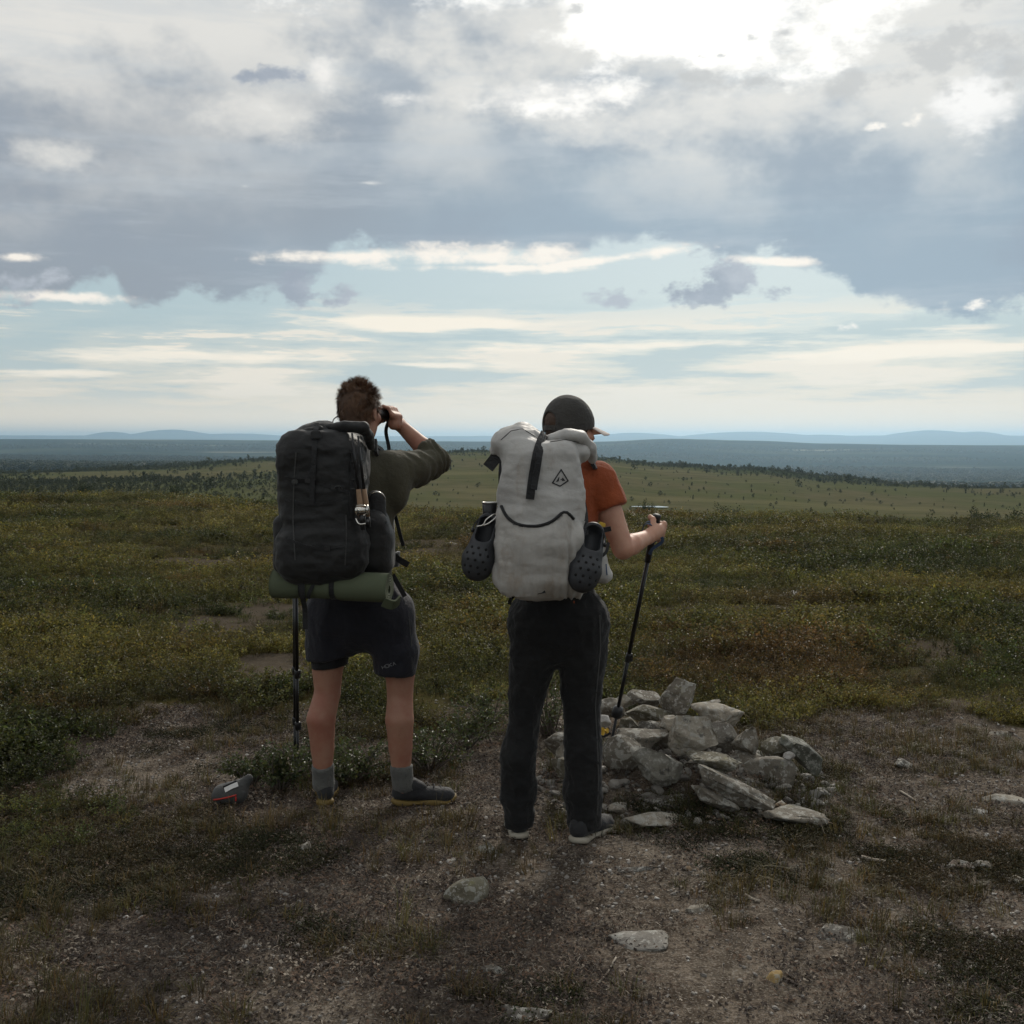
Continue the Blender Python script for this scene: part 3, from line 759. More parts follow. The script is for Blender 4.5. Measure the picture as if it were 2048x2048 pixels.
# ------------------------------------------------------------------ sculpting: blended solids turned into one continuous skin
class Vol:
    def __init__(s, lo, hi, h):
        s.lo = np.asarray(lo, float); s.h = h
        s.n = np.ceil((np.asarray(hi) - s.lo) / h).astype(int) + 1
        s.F = np.full(s.n, 1.0, np.float32)
    def _box(s, lo, hi):
        a = np.clip(np.floor((lo - s.lo) / s.h).astype(int), 0, s.n - 1); b = np.clip(np.ceil((hi - s.lo) / s.h).astype(int) + 1, 1, s.n)
        sl = tuple(slice(p, q) for p, q in zip(a, b))
        g = [s.lo[i] + s.h * np.arange(a[i], b[i]) for i in range(3)]
        return sl, g[0][:, None, None], g[1][None, :, None], g[2][None, None, :]
    def put(s, fn, lo, hi, k=0.02, op='add', pad=None):
        pad = 0.03 + k if pad is None else pad
        sl, x, y, z = s._box(np.asarray(lo) - pad, np.asarray(hi) + pad)
        if 0 in s.F[sl].shape: return
        d = fn(x, y, z).astype(np.float32); a = s.F[sl]
        if op == 'sub': d = -d
        if op == 'add':
            t = np.clip(.5 + .5 * (a - d) / k, 0, 1); s.F[sl] = a + (d - a) * t - k * t * (1 - t)
        else:
            t = np.clip(.5 - .5 * (a - d) / k, 0, 1); s.F[sl] = a + (d - a) * t + k * t * (1 - t)
    def cone(s, a, b, ra, rb, k=0.02, flat=None, op='add'):
        """rounded cone from a to b; flat = (direction, factor) squeezes the section along a direction"""
        a = np.asarray(a, float); b = np.asarray(b, float); ab = b - a; L2 = float(ab @ ab) + 1e-12
        def fn(x, y, z):
            px, py, pz = x - a[0], y - a[1], z - a[2]
            t = np.clip((px * ab[0] + py * ab[1] + pz * ab[2]) / L2, 0, 1)
            qx, qy, qz = px - t * ab[0], py - t * ab[1], pz - t * ab[2]
            if flat is not None:
                n, fct = np.asarray(flat[0], float), flat[1]; n = n / np.linalg.norm(n)
                dn = (qx * n[0] + qy * n[1] + qz * n[2]) * (1 / fct - 1)
                qx, qy, qz = qx + dn * n[0], qy + dn * n[1], qz + dn * n[2]
            return np.sqrt(qx * qx + qy * qy + qz * qz) - (ra + (rb - ra) * t)
        r = max(ra, rb) * (max(1, flat[1]) if flat else 1)
        s.put(fn, np.minimum(a, b) - r, np.maximum(a, b) + r, k, op)
    def chain(s, pts, k=0.02, flat=None):
        for i, ((p, r), (q, t)) in enumerate(zip(pts[:-1], pts[1:])): s.cone(p, q, r, t, k if i == 0 else min(k, .006), flat)
    def ball(s, c, r, k=0.02, rot=None, op='add'):
        c = np.asarray(c, float); r = np.asarray(r if np.ndim(r) else (r, r, r), float); M = np.eye(3) if rot is None else np.asarray(rot)
        def fn(x, y, z):
            p = [x - c[0], y - c[1], z - c[2]]
            q = [(M[0, i] * p[0] + M[1, i] * p[1] + M[2, i] * p[2]) / r[i] for i in range(3)]
            l = np.sqrt(q[0] ** 2 + q[1] ** 2 + q[2] ** 2)
            g = np.sqrt((q[0] / r[0]) ** 2 + (q[1] / r[1]) ** 2 + (q[2] / r[2]) ** 2) + 1e-6
            return l * (l - 1) / g
        R_ = r.max(); s.put(fn, c - R_, c + R_, k, op)
    def box(s, c, half, rad, k=0.02, rot=None, op='add', taper=None):
        c = np.asarray(c, float); half = np.asarray(half, float); M = np.eye(3) if rot is None else np.asarray(rot)
        def fn(x, y, z):
            p = [x - c[0], y - c[1], z - c[2]]
            q = [M[0, i] * p[0] + M[1, i] * p[1] + M[2, i] * p[2] for i in range(3)]
            if taper is not None:
                f = 1 + taper * q[2] / half[2]
                q[0] = q[0] / np.maximum(f, .2); q[1] = q[1] / np.maximum(f, .2)
            d = [np.abs(q[i]) - (half[i] - rad) for i in range(3)]
            o = np.sqrt(sum(np.maximum(e, 0) ** 2 for e in d)); i_ = np.minimum(np.maximum(np.maximum(d[0], d[1]), d[2]), 0)
            return o + i_ - rad
        e = np.linalg.norm(half) * 1.2; e = np.minimum(np.abs(M) @ half * 1.25 + .02, e)
        s.put(fn, c - e, c + e, k, op)
    def keep(s, p, n, k=0.004):
        """cut away what lies on the side the normal points to"""
        p = np.asarray(p, float); n = np.asarray(n, float); n = n / np.linalg.norm(n)
        s.put(lambda x, y, z: (x - p[0]) * n[0] + (y - p[1]) * n[1] + (z - p[2]) * n[2], s.lo, s.lo + s.n * s.h, k, 'and')
    def mesh(s):
        F = s.F
        F[0], F[-1], F[:, 0], F[:, -1], F[:, :, 0], F[:, :, -1] = 1, 1, 1, 1, 1, 1
        S_ = F < 0
        cnt = np.zeros(np.array(F.shape) - 1, np.uint8)
        for a in (0, 1):
            for b_ in (0, 1):
                for d in (0, 1):
                    cnt += S_[a:F.shape[0] - 1 + a, b_:F.shape[1] - 1 + b_, d:F.shape[2] - 1 + d]
        act = (cnt > 0) & (cnt < 8)
        I = np.argwhere(act); idx = np.full(act.shape, -1, np.int64); idx[act] = np.arange(len(I))
        acc = np.zeros((len(I), 3)); w_ = np.zeros(len(I))
        cs = [(a, b_, d) for a in (0, 1) for b_ in (0, 1) for d in (0, 1)]
        for u in cs:
            for ax in range(3):
                if u[ax]: continue
                v = list(u); v[ax] = 1
                f0 = F[I[:, 0] + u[0], I[:, 1] + u[1], I[:, 2] + u[2]]; f1 = F[I[:, 0] + v[0], I[:, 1] + v[1], I[:, 2] + v[2]]
                cr = (f0 < 0) != (f1 < 0); t = np.where(cr, f0 / np.where(cr, f0 - f1, 1), 0)
                P = np.tile(np.array(u, float), (len(I), 1)); P[:, ax] += t
                acc += P * cr[:, None]; w_ += cr
        V = (I + acc / w_[:, None]) * s.h + s.lo
        Q = []
        for ax in range(3):
            b1, c1 = [(1, 2), (2, 0), (0, 1)][ax]
            sl0 = [slice(None)] * 3; sl1 = [slice(None)] * 3; sl0[ax] = slice(0, -1); sl1[ax] = slice(1, None)
            s0 = S_[tuple(sl0)]; s1 = S_[tuple(sl1)]
            e = np.argwhere(s0 != s1); e = e[(e[:, b1] > 0) & (e[:, c1] > 0) & (e[:, b1] < F.shape[b1] - 1) & (e[:, c1] < F.shape[c1] - 1)]
            ins = s0[e[:, 0], e[:, 1], e[:, 2]]
            def cell(db, dc):
                q = e.copy(); q[:, b1] += db; q[:, c1] += dc; return idx[q[:, 0], q[:, 1], q[:, 2]]
            q = np.stack([cell(-1, -1), cell(0, -1), cell(0, 0), cell(-1, 0)], 1)
            q[~ins] = q[~ins][:, ::-1]
            Q.append(q)
        Q = np.vstack(Q); Q = Q[(Q >= 0).all(1)]
        return V, Q
def vnormals(V, Q):
    n = np.cross(V[Q[:, 2]] - V[Q[:, 0]], V[Q[:, 3]] - V[Q[:, 1]])
    N = np.zeros_like(V)
    for i in range(4): np.add.at(N, Q[:, i], n)
    return N / (np.linalg.norm(N, axis=1)[:, None] + 1e-12)
def relax(V, Q, it=1, lam=.5):
    for _ in range(it):
        acc = np.zeros_like(V); cnt = np.zeros(len(V))
        for i in range(4):
            a, b_ = Q[:, i], Q[:, (i + 1) % 4]
            np.add.at(acc, a, V[b_]); np.add.at(acc, b_, V[a]); np.add.at(cnt, a, 1); np.add.at(cnt, b_, 1)
        V = V + lam * (acc / np.maximum(cnt, 1)[:, None] - V)
    return V
def wrinkle(V, Q, amp, scale, seed=0, oct=3, stretch=(1, 1, 1), ridged=True):
    n = vnormals(V, Q)
    q = V * np.asarray(stretch) * scale
    f = fbm(q, seed, oct)
    if ridged: f = (1 - np.abs(f) * 2.2) * .7; f = f - f.mean()
    return V + n * (amp * f)[:, None]
def solid(vol, name, mat, parent, smooth_it=2, wr=None, loc=None):
    V, Q = vol.mesh()
    V = relax(V, Q, smooth_it)
    for w_ in (wr or []): V = wrinkle(V, Q, **w_)
    return mesh_obj(name, V, Q, mat, parent, loc=loc), V, Q
def rotz(a): c_, s_ = math.cos(a), math.sin(a); return np.array([[c_, -s_, 0], [s_, c_, 0], [0, 0, 1]])
def rotx(a): c_, s_ = math.cos(a), math.sin(a); return np.array([[1, 0, 0], [0, c_, -s_], [0, s_, c_]])
def roty(a): c_, s_ = math.cos(a), math.sin(a); return np.array([[c_, 0, s_], [0, 1, 0], [-s_, 0, c_]])

# ribbons, cords and rods
def ribbon(name, pts, wid, thick, mat, parent, normal=(0, -1, 0), sub=4):
    """a webbing strap along pts; normal is the side it faces (one, or one per point)"""
    P = np.asarray(pts, float)
    if len(P) > 2 and sub > 1: P = spline(P, sub)
    n = len(P)
    T = np.gradient(P, axis=0); T /= np.linalg.norm(T, axis=1)[:, None] + 1e-9
    N = np.tile(np.asarray(normal, float), (n, 1)) if np.ndim(normal) == 1 else np.asarray(normal)
    S_ = np.cross(T, N); S_ /= np.linalg.norm(S_, axis=1)[:, None] + 1e-9; N = np.cross(S_, T)
    V = np.concatenate([P - S_ * wid / 2, P + S_ * wid / 2, P + S_ * wid / 2 + N * thick, P - S_ * wid / 2 + N * thick])
    F = []
    for i in range(n - 1):
        for k in range(4):
            a, b_ = k * n + i, ((k + 1) % 4) * n + i
            F.append([a, b_, b_ + 1, a + 1])
    F += [[0, n, 2 * n, 3 * n][::-1], [n - 1, 2 * n - 1, 3 * n - 1, 4 * n - 1]]
    return mesh_obj(name, V, F, mat, parent, smooth=False)
def spline(P, sub):
    P = np.asarray(P, float); Q = np.vstack([2 * P[0] - P[1], P, 2 * P[-1] - P[-2]]); o = []
    for i in range(1, len(Q) - 2):
        for t in np.linspace(0, 1, sub, endpoint=False):
            a, b_, c_, d = Q[i - 1], Q[i], Q[i + 1], Q[i + 2]
            o.append(.5 * ((2 * b_) + (c_ - a) * t + (2 * a - 5 * b_ + 4 * c_ - d) * t * t + (3 * b_ - a - 3 * c_ + d) * t ** 3))
    o.append(P[-1]); return np.array(o)
def tube_vf(pts, rad, seg=10, cap=True):
    P = np.asarray(pts, float); n = len(P); rad = np.broadcast_to(rad, n)
    T = np.gradient(P, axis=0); T /= np.linalg.norm(T, axis=1)[:, None] + 1e-9
    up = A3(0, 0, 1) if abs(T[0] @ A3(0, 0, 1)) < .9 else A3(0, 1, 0)
    V = []; u = np.cross(T[0], up); u /= np.linalg.norm(u)
    for i in range(n):
        u = u - T[i] * (u @ T[i]); u /= np.linalg.norm(u) + 1e-9; w_ = np.cross(T[i], u)
        for k in range(seg):
            a = 2 * math.pi * k / seg; V.append(P[i] + rad[i] * (math.cos(a) * u + math.sin(a) * w_))
    F = [[i * seg + k, i * seg + (k + 1) % seg, (i + 1) * seg + (k + 1) % seg, (i + 1) * seg + k] for i in range(n - 1) for k in range(seg)]
    if cap: F += [list(range(seg))[::-1], [(n - 1) * seg + k for k in range(seg)]]
    return np.array(V), F
def tube(name, pts, rad, mat, parent, seg=10, sub=0):
    P = spline(pts, sub) if sub else np.asarray(pts, float)
    if sub and np.ndim(rad): rad = np.interp(np.linspace(0, 1, len(P)), np.linspace(0, 1, len(rad)), rad)
    V, F = tube_vf(P, rad, seg)
    return mesh_obj(name, V, F, mat, parent)
EYE = Vector((0, 0, CAMZ))
class Skin:
    """finds where a sight line meets a surface, to lay straps and marks on it"""
    def __init__(s, *vq):
        vs, fs, o = [], [], 0
        for V, Q in vq:
            vs.append(V); fs += (np.asarray(Q) + o).tolist(); o += len(V)
        s.t = BVHTree.FromPolygons([Vector(p) for p in np.vstack(vs)], fs)
    def hit(s, px, py, off=.003):
        d = Vector(at(px, py, 1.0)) - EYE; d.normalize()
        p, n, i, dd = s.t.ray_cast(EYE, d)
        if p is None: return None, None
        if n.dot(d) > 0: n = -n
        return np.array(p + n * off), np.array(n)
    def path(s, pts, off=.003, step=10):
        P, N = [], []
        for (a, b_) in zip(pts[:-1], pts[1:]):
            m_ = max(1, int(math.hypot(b_[0] - a[0], b_[1] - a[1]) / step))
            for k in range(m_ + (b_ is pts[-1])):
                t = k / m_; p, n = s.hit(a[0] + (b_[0] - a[0]) * t, a[1] + (b_[1] - a[1]) * t, off)
                if p is not None: P.append(p); N.append(n)
        return np.array(P), np.array(N)
def strap_on(name, skin, pts, wid, thick, mat, parent, off=.001):
    P, N = skin.path(pts, off)
    if len(P) < 3: print('STRAP MISSES', name, pts[0]); return None
    for _ in range(3):
        P[1:-1] = (P[:-2] + 2 * P[1:-1] + P[2:]) / 4; N[1:-1] = (N[:-2] + 2 * N[1:-1] + N[2:]) / 4
    return ribbon(name, P, wid, thick, mat, parent, N, sub=1)
def boxpart(name, c, half, mat, parent, rot=None, bev=.25):
    if c is None: return None
    bm = bmesh.new(); bmesh.ops.create_cube(bm, size=2.0)
    bmesh.ops.scale(bm, vec=Vector(half), verts=bm.verts)
    bmesh.ops.bevel(bm, geom=bm.edges[:], offset=min(half) * bev * 2, segments=2, affect='EDGES')
    v = np.array([x.co[:] for x in bm.verts]); f = [[q.index for q in x.verts] for x in bm.faces]; bm.free()
    if rot is not None: v = v @ np.asarray(rot).T
    return mesh_obj(name, v + np.asarray(c), f, mat, parent, smooth=False)

# materials of clothing and gear
M = {}
M['skin_a'] = skin_mat('skin_tanned', (.345, .185, .125), (.29, .120, .080))
M['skin_b'] = skin_mat('skin_pale', (.50, .29, .205), (.42, .20, .135))
M['hair'] = plain('hair_reddish', (.120, .060, .029), .55, grain=120, amt=.5, bmp=0)
M['hair_base'] = plain('hair_shadow', (.062, .032, .017), .7, grain=160, amt=.5, bmp=.4)
M['hair_dark'] = plain('hair_brown', (.055, .030, .018), .6, grain=120, amt=.4, bmp=0)
M['olive'] = fabric('olive_shirt', (.066, .062, .041), (.050, .047, .032))
M['shorts'] = fabric('dark_shorts', (.019, .019, .026), (.015, .015, .020), rough=.75)
M['liner'] = fabric('black_liner', (.010, .010, .011), rough=.7)
M['sock'] = fabric('grey_sock', (.125, .125, .115), (.10, .10, .095), weave=500, bmp=.5)
M['shoe'] = fabric('dark_shoe', (.030, .030, .031), (.022, .022, .024), rough=.7)
M['gum'] = plain('gum_sole', (.175, .118, .032), .7)
M['pack_black'] = fabric('black_pack', (.0125, .0125, .0122), (.0085, .0085, .009), rough=.62, spec=.35, stain=14, bmp=.13)
M['strap'] = fabric('black_webbing', (.013, .013, .014), rough=.6, weave=700, spec=.3)
M['buckle'] = plain('black_plastic', (.018, .018, .019), .35)
M['mat'] = plain('green_foam', (.082, .098, .058), .85, grain=220, amt=.12)
M['pants'] = fabric('charcoal_trousers', (.0135, .0135, .0135), (.0095, .0095, .010), rough=.8)
M['orange'] = fabric('rust_orange_shirt', (.29, .068, .023), (.22, .050, .018), rough=.85)
M['cap'] = fabric('grey_cap', (.055, .052, .048), (.045, .043, .040))
M['cap_light'] = fabric('cap_underside', (.72, .64, .58), (.66, .58, .53))
M['white'] = fabric('white_pack', (.46, .45, .43), (.35, .34, .325), rough=.55, spec=.35, weave=260, stain=5, bmp=.13, dirt=(.27, .225, .18))
M['white_pocket'] = fabric('white_pocket_cloth', (.40, .385, .36), (.31, .295, .27), rough=.6, spec=.3, weave=320, stain=7, bmp=.14, dirt=(.235, .19, .145))
M['sole_pale'] = plain('pale_sole', (.34, .31, .25), .75)
M['croc'] = plain('charcoal_rubber', (.030, .032, .036), .55, grain=200, amt=.2)
M['hole_shade'] = plain('dark_hole_shade', (.006, .006, .006), .9, bmp=0)  # near black painted for the shade inside the clog vents
M['carbon'] = plain('black_pole', (.012, .012, .013), .3)
M['metal'] = plain('polished_metal', (.62, .60, .56), .22, 1.0, bmp=0)
M['blue'] = fabric('blue_webbing', (.055, .085, .15))
M['yellow'] = plain('yellow_plastic', (.62, .40, .05), .5)
M['red'] = plain('red_zip', (.42, .03, .02), .5)
M['grey_fabric'] = fabric('grey_shell', (.062, .062, .060), rough=.6)
M['label'] = plain('pale_label', (.55, .54, .52), .6)
M['print_white'] = plain('white_print', (.62, .62, .60), .6, bmp=0)
M['print_grey'] = plain('grey_print', (.17, .17, .18), .6, bmp=0)
M['print_black'] = plain('black_print', (.012, .012, .014), .6, bmp=0)
M['orange_cord'] = plain('orange_plastic', (.55, .12, .02), .5)
M['cork'] = plain('cork_grip', (.22, .14, .085), .8)

# ------------------------------------------------------------------ people
def grip_hand(vol, W, c, axis, e1, e2, rg, th0, span=.084, sgn=1, thumb=True, r0=.0092, k=.006):
    """a hand from wrist W closed round a rod through c along axis: four fingers wind round it from the knuckles at angle th0
    (measured from e1 to e2), the thumb comes from the other side"""
    axis, e1, e2 = (np.asarray(q, float) / np.linalg.norm(q) for q in (axis, e1, e2))
    R_ = rg + r0 * .9
    P = lambda off, th, rr_=R_: c + axis * off + rr_ * (math.cos(th) * e1 + math.sin(th) * e2)
    offs = np.linspace(span * .40, -span * .40, 4); lens = (.95, 1.05, 1.0, .85); rads = (1.0, 1.05, 1.0, .88)
    kn = [P(o, th0, R_ + .012) for o in offs]
    for o, l, rr_, K0 in zip(offs, lens, rads, kn):
        a1, a2, a3 = th0 + sgn * .95 * l, th0 + sgn * 1.9 * l, th0 + sgn * 2.75 * l
        vol.chain([(K0, r0 * 1.12 * rr_), (P(o, a1, R_ + .006), r0 * 1.05 * rr_), (P(o, a2), r0 * rr_), (P(o, a3, R_ - .001), r0 * .85 * rr_)], k)
    base = P(0, th0 - sgn * .9, R_ + .012)
    for K0 in kn: vol.cone(base * .45 + W * .55, K0, .019, .0125, .012)
    vol.cone(W, base, .026, .026, .02)
    if thumb:
        b0 = W * .45 + P(span * .35, th0 - sgn * 1.3, R_ + .012) * .55
        vol.chain([(b0, .015), (P(span * .50, th0 - sgn * 1.7, R_ + .004), .0115), (P(span * .58, th0 - sgn * 2.5, R_ + .002), .0105), (P(span * .52, th0 - sgn * 3.1, R_), .0088)], k)
def head(vol, c, yaw, pitch=0.0, s=1.0):
    """skull, face and ears; face looks along +Y turned by yaw to the right"""
    M_ = rotz(-yaw) @ rotx(-pitch)
    g = lambda x, y, z: c + M_ @ (A3(x, y, z) * s)
    vol.ball(g(0, -.012, .028), A3(.077, .098, .090) * s, .02, M_)
    vol.ball(g(0, .028, -.045), A3(.060, .070, .075) * s, .03, M_)
    vol.ball(g(0, .072, -.088), A3(.030, .024, .022) * s, .02, M_)
    vol.cone(g(-.03, .086, .018), g(.03, .086, .018), .012 * s, .012 * s, .02)
    vol.chain([(g(0, .094, .008), .009 * s), (g(0, .116, -.026), .013 * s)], .012)
    vol.cone(g(-.014, .104, -.030), g(.014, .104, -.030), .009 * s, .009 * s, .008)
    for q in (-1, 1):
        vol.ball(g(q * .032, .082, .000), A3(.015, .010, .011) * s, .008, M_, 'sub')
        vol.ball(g(q * .032, .076, .000), A3(.012, .012, .012) * s, .004, M_)
        vol.ball(g(q * .050, .058, -.022), A3(.020, .022, .016) * s, .02, M_)
        Me = M_ @ rotz(q * .35)
        vol.ball(g(q * .080, -.006, -.012), A3(.008, .019, .031) * s, .006, Me)
        vol.ball(g(q * .086, -.002, -.008), A3(.005, .010, .017) * s, .004, Me, 'sub')
    vol.cone(g(-.022, .094, -.056), g(.022, .094, -.056), .008 * s, .008 * s, .008)
    vol.cone(g(-.018, .092, -.068), g(.018, .092, -.068), .008 * s, .008 * s, .008)
    return g, M_
def shoe(parent, heel, ang, L, Wd, mats, low=.0, logo=None):
    """a low walking shoe with its sole; heel = point on the ground under the heel, ang = heading of the toe (0 = away, + = right)"""
    Rm = rotz(-ang); g = lambda x, y, z: heel + Rm @ A3(x, y, z)
    lo = heel - A3(.42, .42, .05); hi = heel + A3(.42, .42, .2)
    v = Vol(lo, hi, .006)
    v.chain([(g(0, .035, .050), .036), (g(0, .12, .044), .036), (g(.004, L * .62, .036), Wd * .46), (g(.008, L * .80, .030), Wd * .45), (g(.006, L - .055, .027), Wd * .36)], .02, (A3(0, 0, 1), .78))
    v.chain([(g(0, .040, .075), .034), (g(0, .075, .085), .036), (g(0, .12, .066), .030)], .02)
    v.keep(heel + A3(0, 0, .010), (0, 0, -1))
    v.ball(g(0, .055, .125), (.030, .042, .030), .006, Rm, 'sub')
    up, V1, Q1 = solid(v, 'shoe', mats[0], parent, 2, [dict(amp=.0016, scale=60, seed=3)])
    s = Vol(lo, hi, .005)
    s.chain([(g(0, .035, .012), .040), (g(-.002, .12, .012), .034), (g(.004, L * .62, .012), Wd * .51), (g(.008, L * .80, .012), Wd * .50), (g(.006, L - .045, .013), Wd * .40)], .02, (A3(0, 0, 1), .5))
    s.keep(heel + A3(0, 0, .024), (0, 0, 1)); s.keep(heel + A3(0, 0, .0), (0, 0, -1))
    V2, Q2 = s.mesh(); V2 = relax(V2, Q2, 2)
    y_ = (V2 - heel) @ Rm[:, 1]
    V2[:, 2] += .012 * npstep(L * .78, L, y_) + .008 * npstep(.05, 0, y_) + .004 * np.sin(y_ * 48) * (V2[:, 2] > heel[2] + .015)
    mesh_obj('sole', V2, Q2, mats[1], up)
    # laces and toe guard
    for t in (.13, .155, .18):
        tube('lace', [g(-.022, L * .62 * t / .155, .080 - (t - .13) * .35), g(0, L * .62 * t / .155 + .006, .089 - (t - .13) * .4), g(.022, L * .62 * t / .155, .080 - (t - .13) * .35)], .0022, mats[2], up, 6, 3)
    return up, Skin((V1, Q1))
def sock_part(parent, pts, mat):
    P = np.array([p for p, r in pts]); lo = P.min(0) - .08; hi = P.max(0) + .08
    v = Vol(lo, hi, .006); v.chain(pts, .015)
    v.keep(pts[0][0], pts[0][0] - pts[1][0])
    return solid(v, 'sock', mat, parent, 1, [dict(amp=.0022, scale=55, seed=9, stretch=(1, 1, 2.2))])

# ---------------- the person with binoculars
YA = 4.85
a = lambda px, py, d=0.0: at(px, py, YA + d)
pa = empty('person', a(716, 1612), 'person in olive shirt and dark shorts raising binoculars, black pack on the back', 'person', 'hikers looking out over the moor')
HEAD_A = a(720, 825, .03)
sh_r, el_r, wr_r = a(778, 940, .02), a(874, 921, .17), a(796, 846, .265)
sh_l, el_l, wr_l = a(652, 940, .02), a(616, 985, .24), a(668, 868, .30)
hipR, hipL = a(762, 1225, .0), a(676, 1225, .0)
knR, anR = a(800, 1392, .01), a(803, 1548, .0)
knL, anL = a(655, 1385, .02), a(646, 1548, .01)
v = Vol(A3(-1.06, YA - .25, -.0), A3(-.20, YA + .48, 1.86), .006)
# legs
v.chain([(hipR, .090), (knR + A3(0, 0, .10), .064), (knR, .0545), (a(799, 1440, -.014), .0600), (a(801, 1495, -.006), .050), (anR, .039)], .02)
v.chain([(hipL, .090), (knL + A3(0, 0, .10), .065), (knL, .0555), (a(642, 1438, -.005), .0605), (a(645, 1498, .004), .049), (anL, .039)], .02)
v.cone(anR, anR + A3(.004, .0, -.07), .036, .028, .02); v.cone(anL, anL + A3(0, .01, -.07), .036, .028, .02)
# trunk, neck, head
v.cone(hipL + A3(0, 0, .06), hipR + A3(0, 0, .06), .085, .085, .05)
v.chain([(a(717, 1160), .110), (a(717, 1050), .122), (a(717, 960, .0), .120)], .06, (A3(0, 1, 0), .8))
v.cone(sh_l, sh_r, .065, .065, .05)
v.cone(a(717, 930, .02), HEAD_A + A3(0, 0, -.08), .062, .058, .04)
gA, MA = head(v, HEAD_A, R(24), R(4))
# arms and hands
BIN = gA(0, .165, .004); bx = MA @ A3(1, 0, 0); by = MA @ A3(0, 1, 0); bz = MA @ A3(0, 0, 1)
v.chain([(sh_r, .058), (el_r, .043), (el_r * .62 + wr_r * .38, .041), (wr_r, .027)], .02)
v.chain([(sh_l, .058), (el_l, .043), (el_l * .62 + wr_l * .38, .041), (wr_l, .027)], .02)
cR, cL = BIN + bx * .040, BIN - bx * .040
grip_hand(v, wr_r, cR, by, -bz * .3 + bx, bz, .026, .15, .078, 1)
grip_hand(v, wr_l, cL, by, -bz * .3 - bx, bz, .026, .15, .078, 1)
body_a, VA, QA = solid(v, 'body', M['skin_a'], pa, 2)

# olive shirt, sleeves pushed up to the elbow
v = Vol(A3(-1.06, YA - .28, .75), A3(-.20, YA + .42, 1.68), .007)
v.chain([(a(717, 1172), .140), (a(717, 1130), .142), (a(717, 1040), .146), (a(717, 965), .140)], .06, (A3(0, 1, 0), .84))
v.cone(sh_l + A3(.01, 0, -.01), sh_r + A3(-.01, 0, -.01), .076, .076, .06)
v.cone(a(717, 925, .02), a(717, 900, .02), .075, .070, .03)
v.chain([(sh_r, .084), (sh_r * .5 + el_r * .5 + A3(0, 0, -.018), .082), (el_r * .85 + sh_r * .15 + A3(0, 0, -.012), .066), (el_r + A3(.004, 0, -.004), .054), (el_r * .80 + wr_r * .20, .052)], .03)
v.chain([(sh_l, .082), (sh_l * .5 + el_l * .5, .074), (el_l, .056), (el_l * .80 + wr_l * .20, .052)], .03)
v.ball(a(795, 985, .0), (.05, .06, .08), .06)
d = el_r * .80 + wr_r * .20; v.cone(d, d + (wr_r - el_r) * .03, .055, .055, .008)
v.cone(a(717, 890, .02), a(717, 860, .035), .054, .054, .01, None, 'sub')
V, Q = v.mesh(); V = relax(V, Q, 3)
n = vnormals(V, Q)
ax = (el_r - sh_r) / np.linalg.norm(el_r - sh_r); tt = (V - sh_r) @ ax / np.linalg.norm(el_r - sh_r)
fo = np.sin(tt * 30 + 7.0 * fbm(V * 11, 5, 2) + 2.2 * (V[:, 2] - sh_r[2]) / .1) * npstep(.1, .35, tt) * .0042 * (.6 + .9 * fbm(V * 8, 15, 2))
fo += .0050 * np.sin(tt * 70 + 4 * fbm(V * 14, 6, 2)) * npstep(.75, 1.0, tt)
V = V + n * fo[:, None]; V = wrinkle(V, Q, .0055, 9, 12, 3, (1, 1, .45))
mesh_obj('shirt', V, Q, M['olive'], pa); SK_SHIRT = Skin((V, Q))

# shorts over a black liner
v = Vol(A3(-1.0, YA - .25, .50), A3(-.24, YA + .25, 1.08), .007)
v.chain([(a(712, 1135), .150), (a(712, 1190), .165), (a(712, 1232), .160)], .06, (A3(0, 1, 0), .82))
v.cone(hipL + A3(-.012, 0, -.01), hipR + A3(.016, 0, -.01), .128, .130, .05)
v.chain([(hipR + A3(.012, 0, -.02), .122), (a(792, 1300, .0), .104), (a(791, 1352, .0), .090)], .03)
v.chain([(hipL + A3(-.01, 0, -.02), .120), (a(662, 1290, .01), .106), (a(658, 1335, .01), .094)], .03)
v.keep(a(790, 1347), (-.05, 0, -1), .008)
def left_cut(x, y, z):
    p = a(660, 1317); return np.minimum(-(z - p[2]) + .10 * (x - p[0]), a(708, 1300)[0] - x)
v.put(left_cut, v.lo, v.lo + v.n * v.h, .006, 'and')
V, Q = v.mesh(); V = relax(V, Q, 3); V = wrinkle(V, Q, .010, 8, 22, 3, (1.2, 1, .4)); V = wrinkle(V, Q, .004, 20, 25, 3, (1, 1, .5))
mesh_obj('shorts', V, Q, M['shorts'], pa); SK_SHORTS = Skin((V, Q))
v = Vol(A3(-1.0, YA - .2, .52), A3(-.55, YA + .2, .78), .006)
v.chain([(a(668, 1270, .01), .086), (a(660, 1300, .01), .082), (a(659, 1345, .01), .075)], .02)
v.keep(a(660, 1334), (.12, 0, -1), .004)
solid(v, 'shorts_liner', M['liner'], pa, 2, [dict(amp=.002, scale=18, seed=4)])
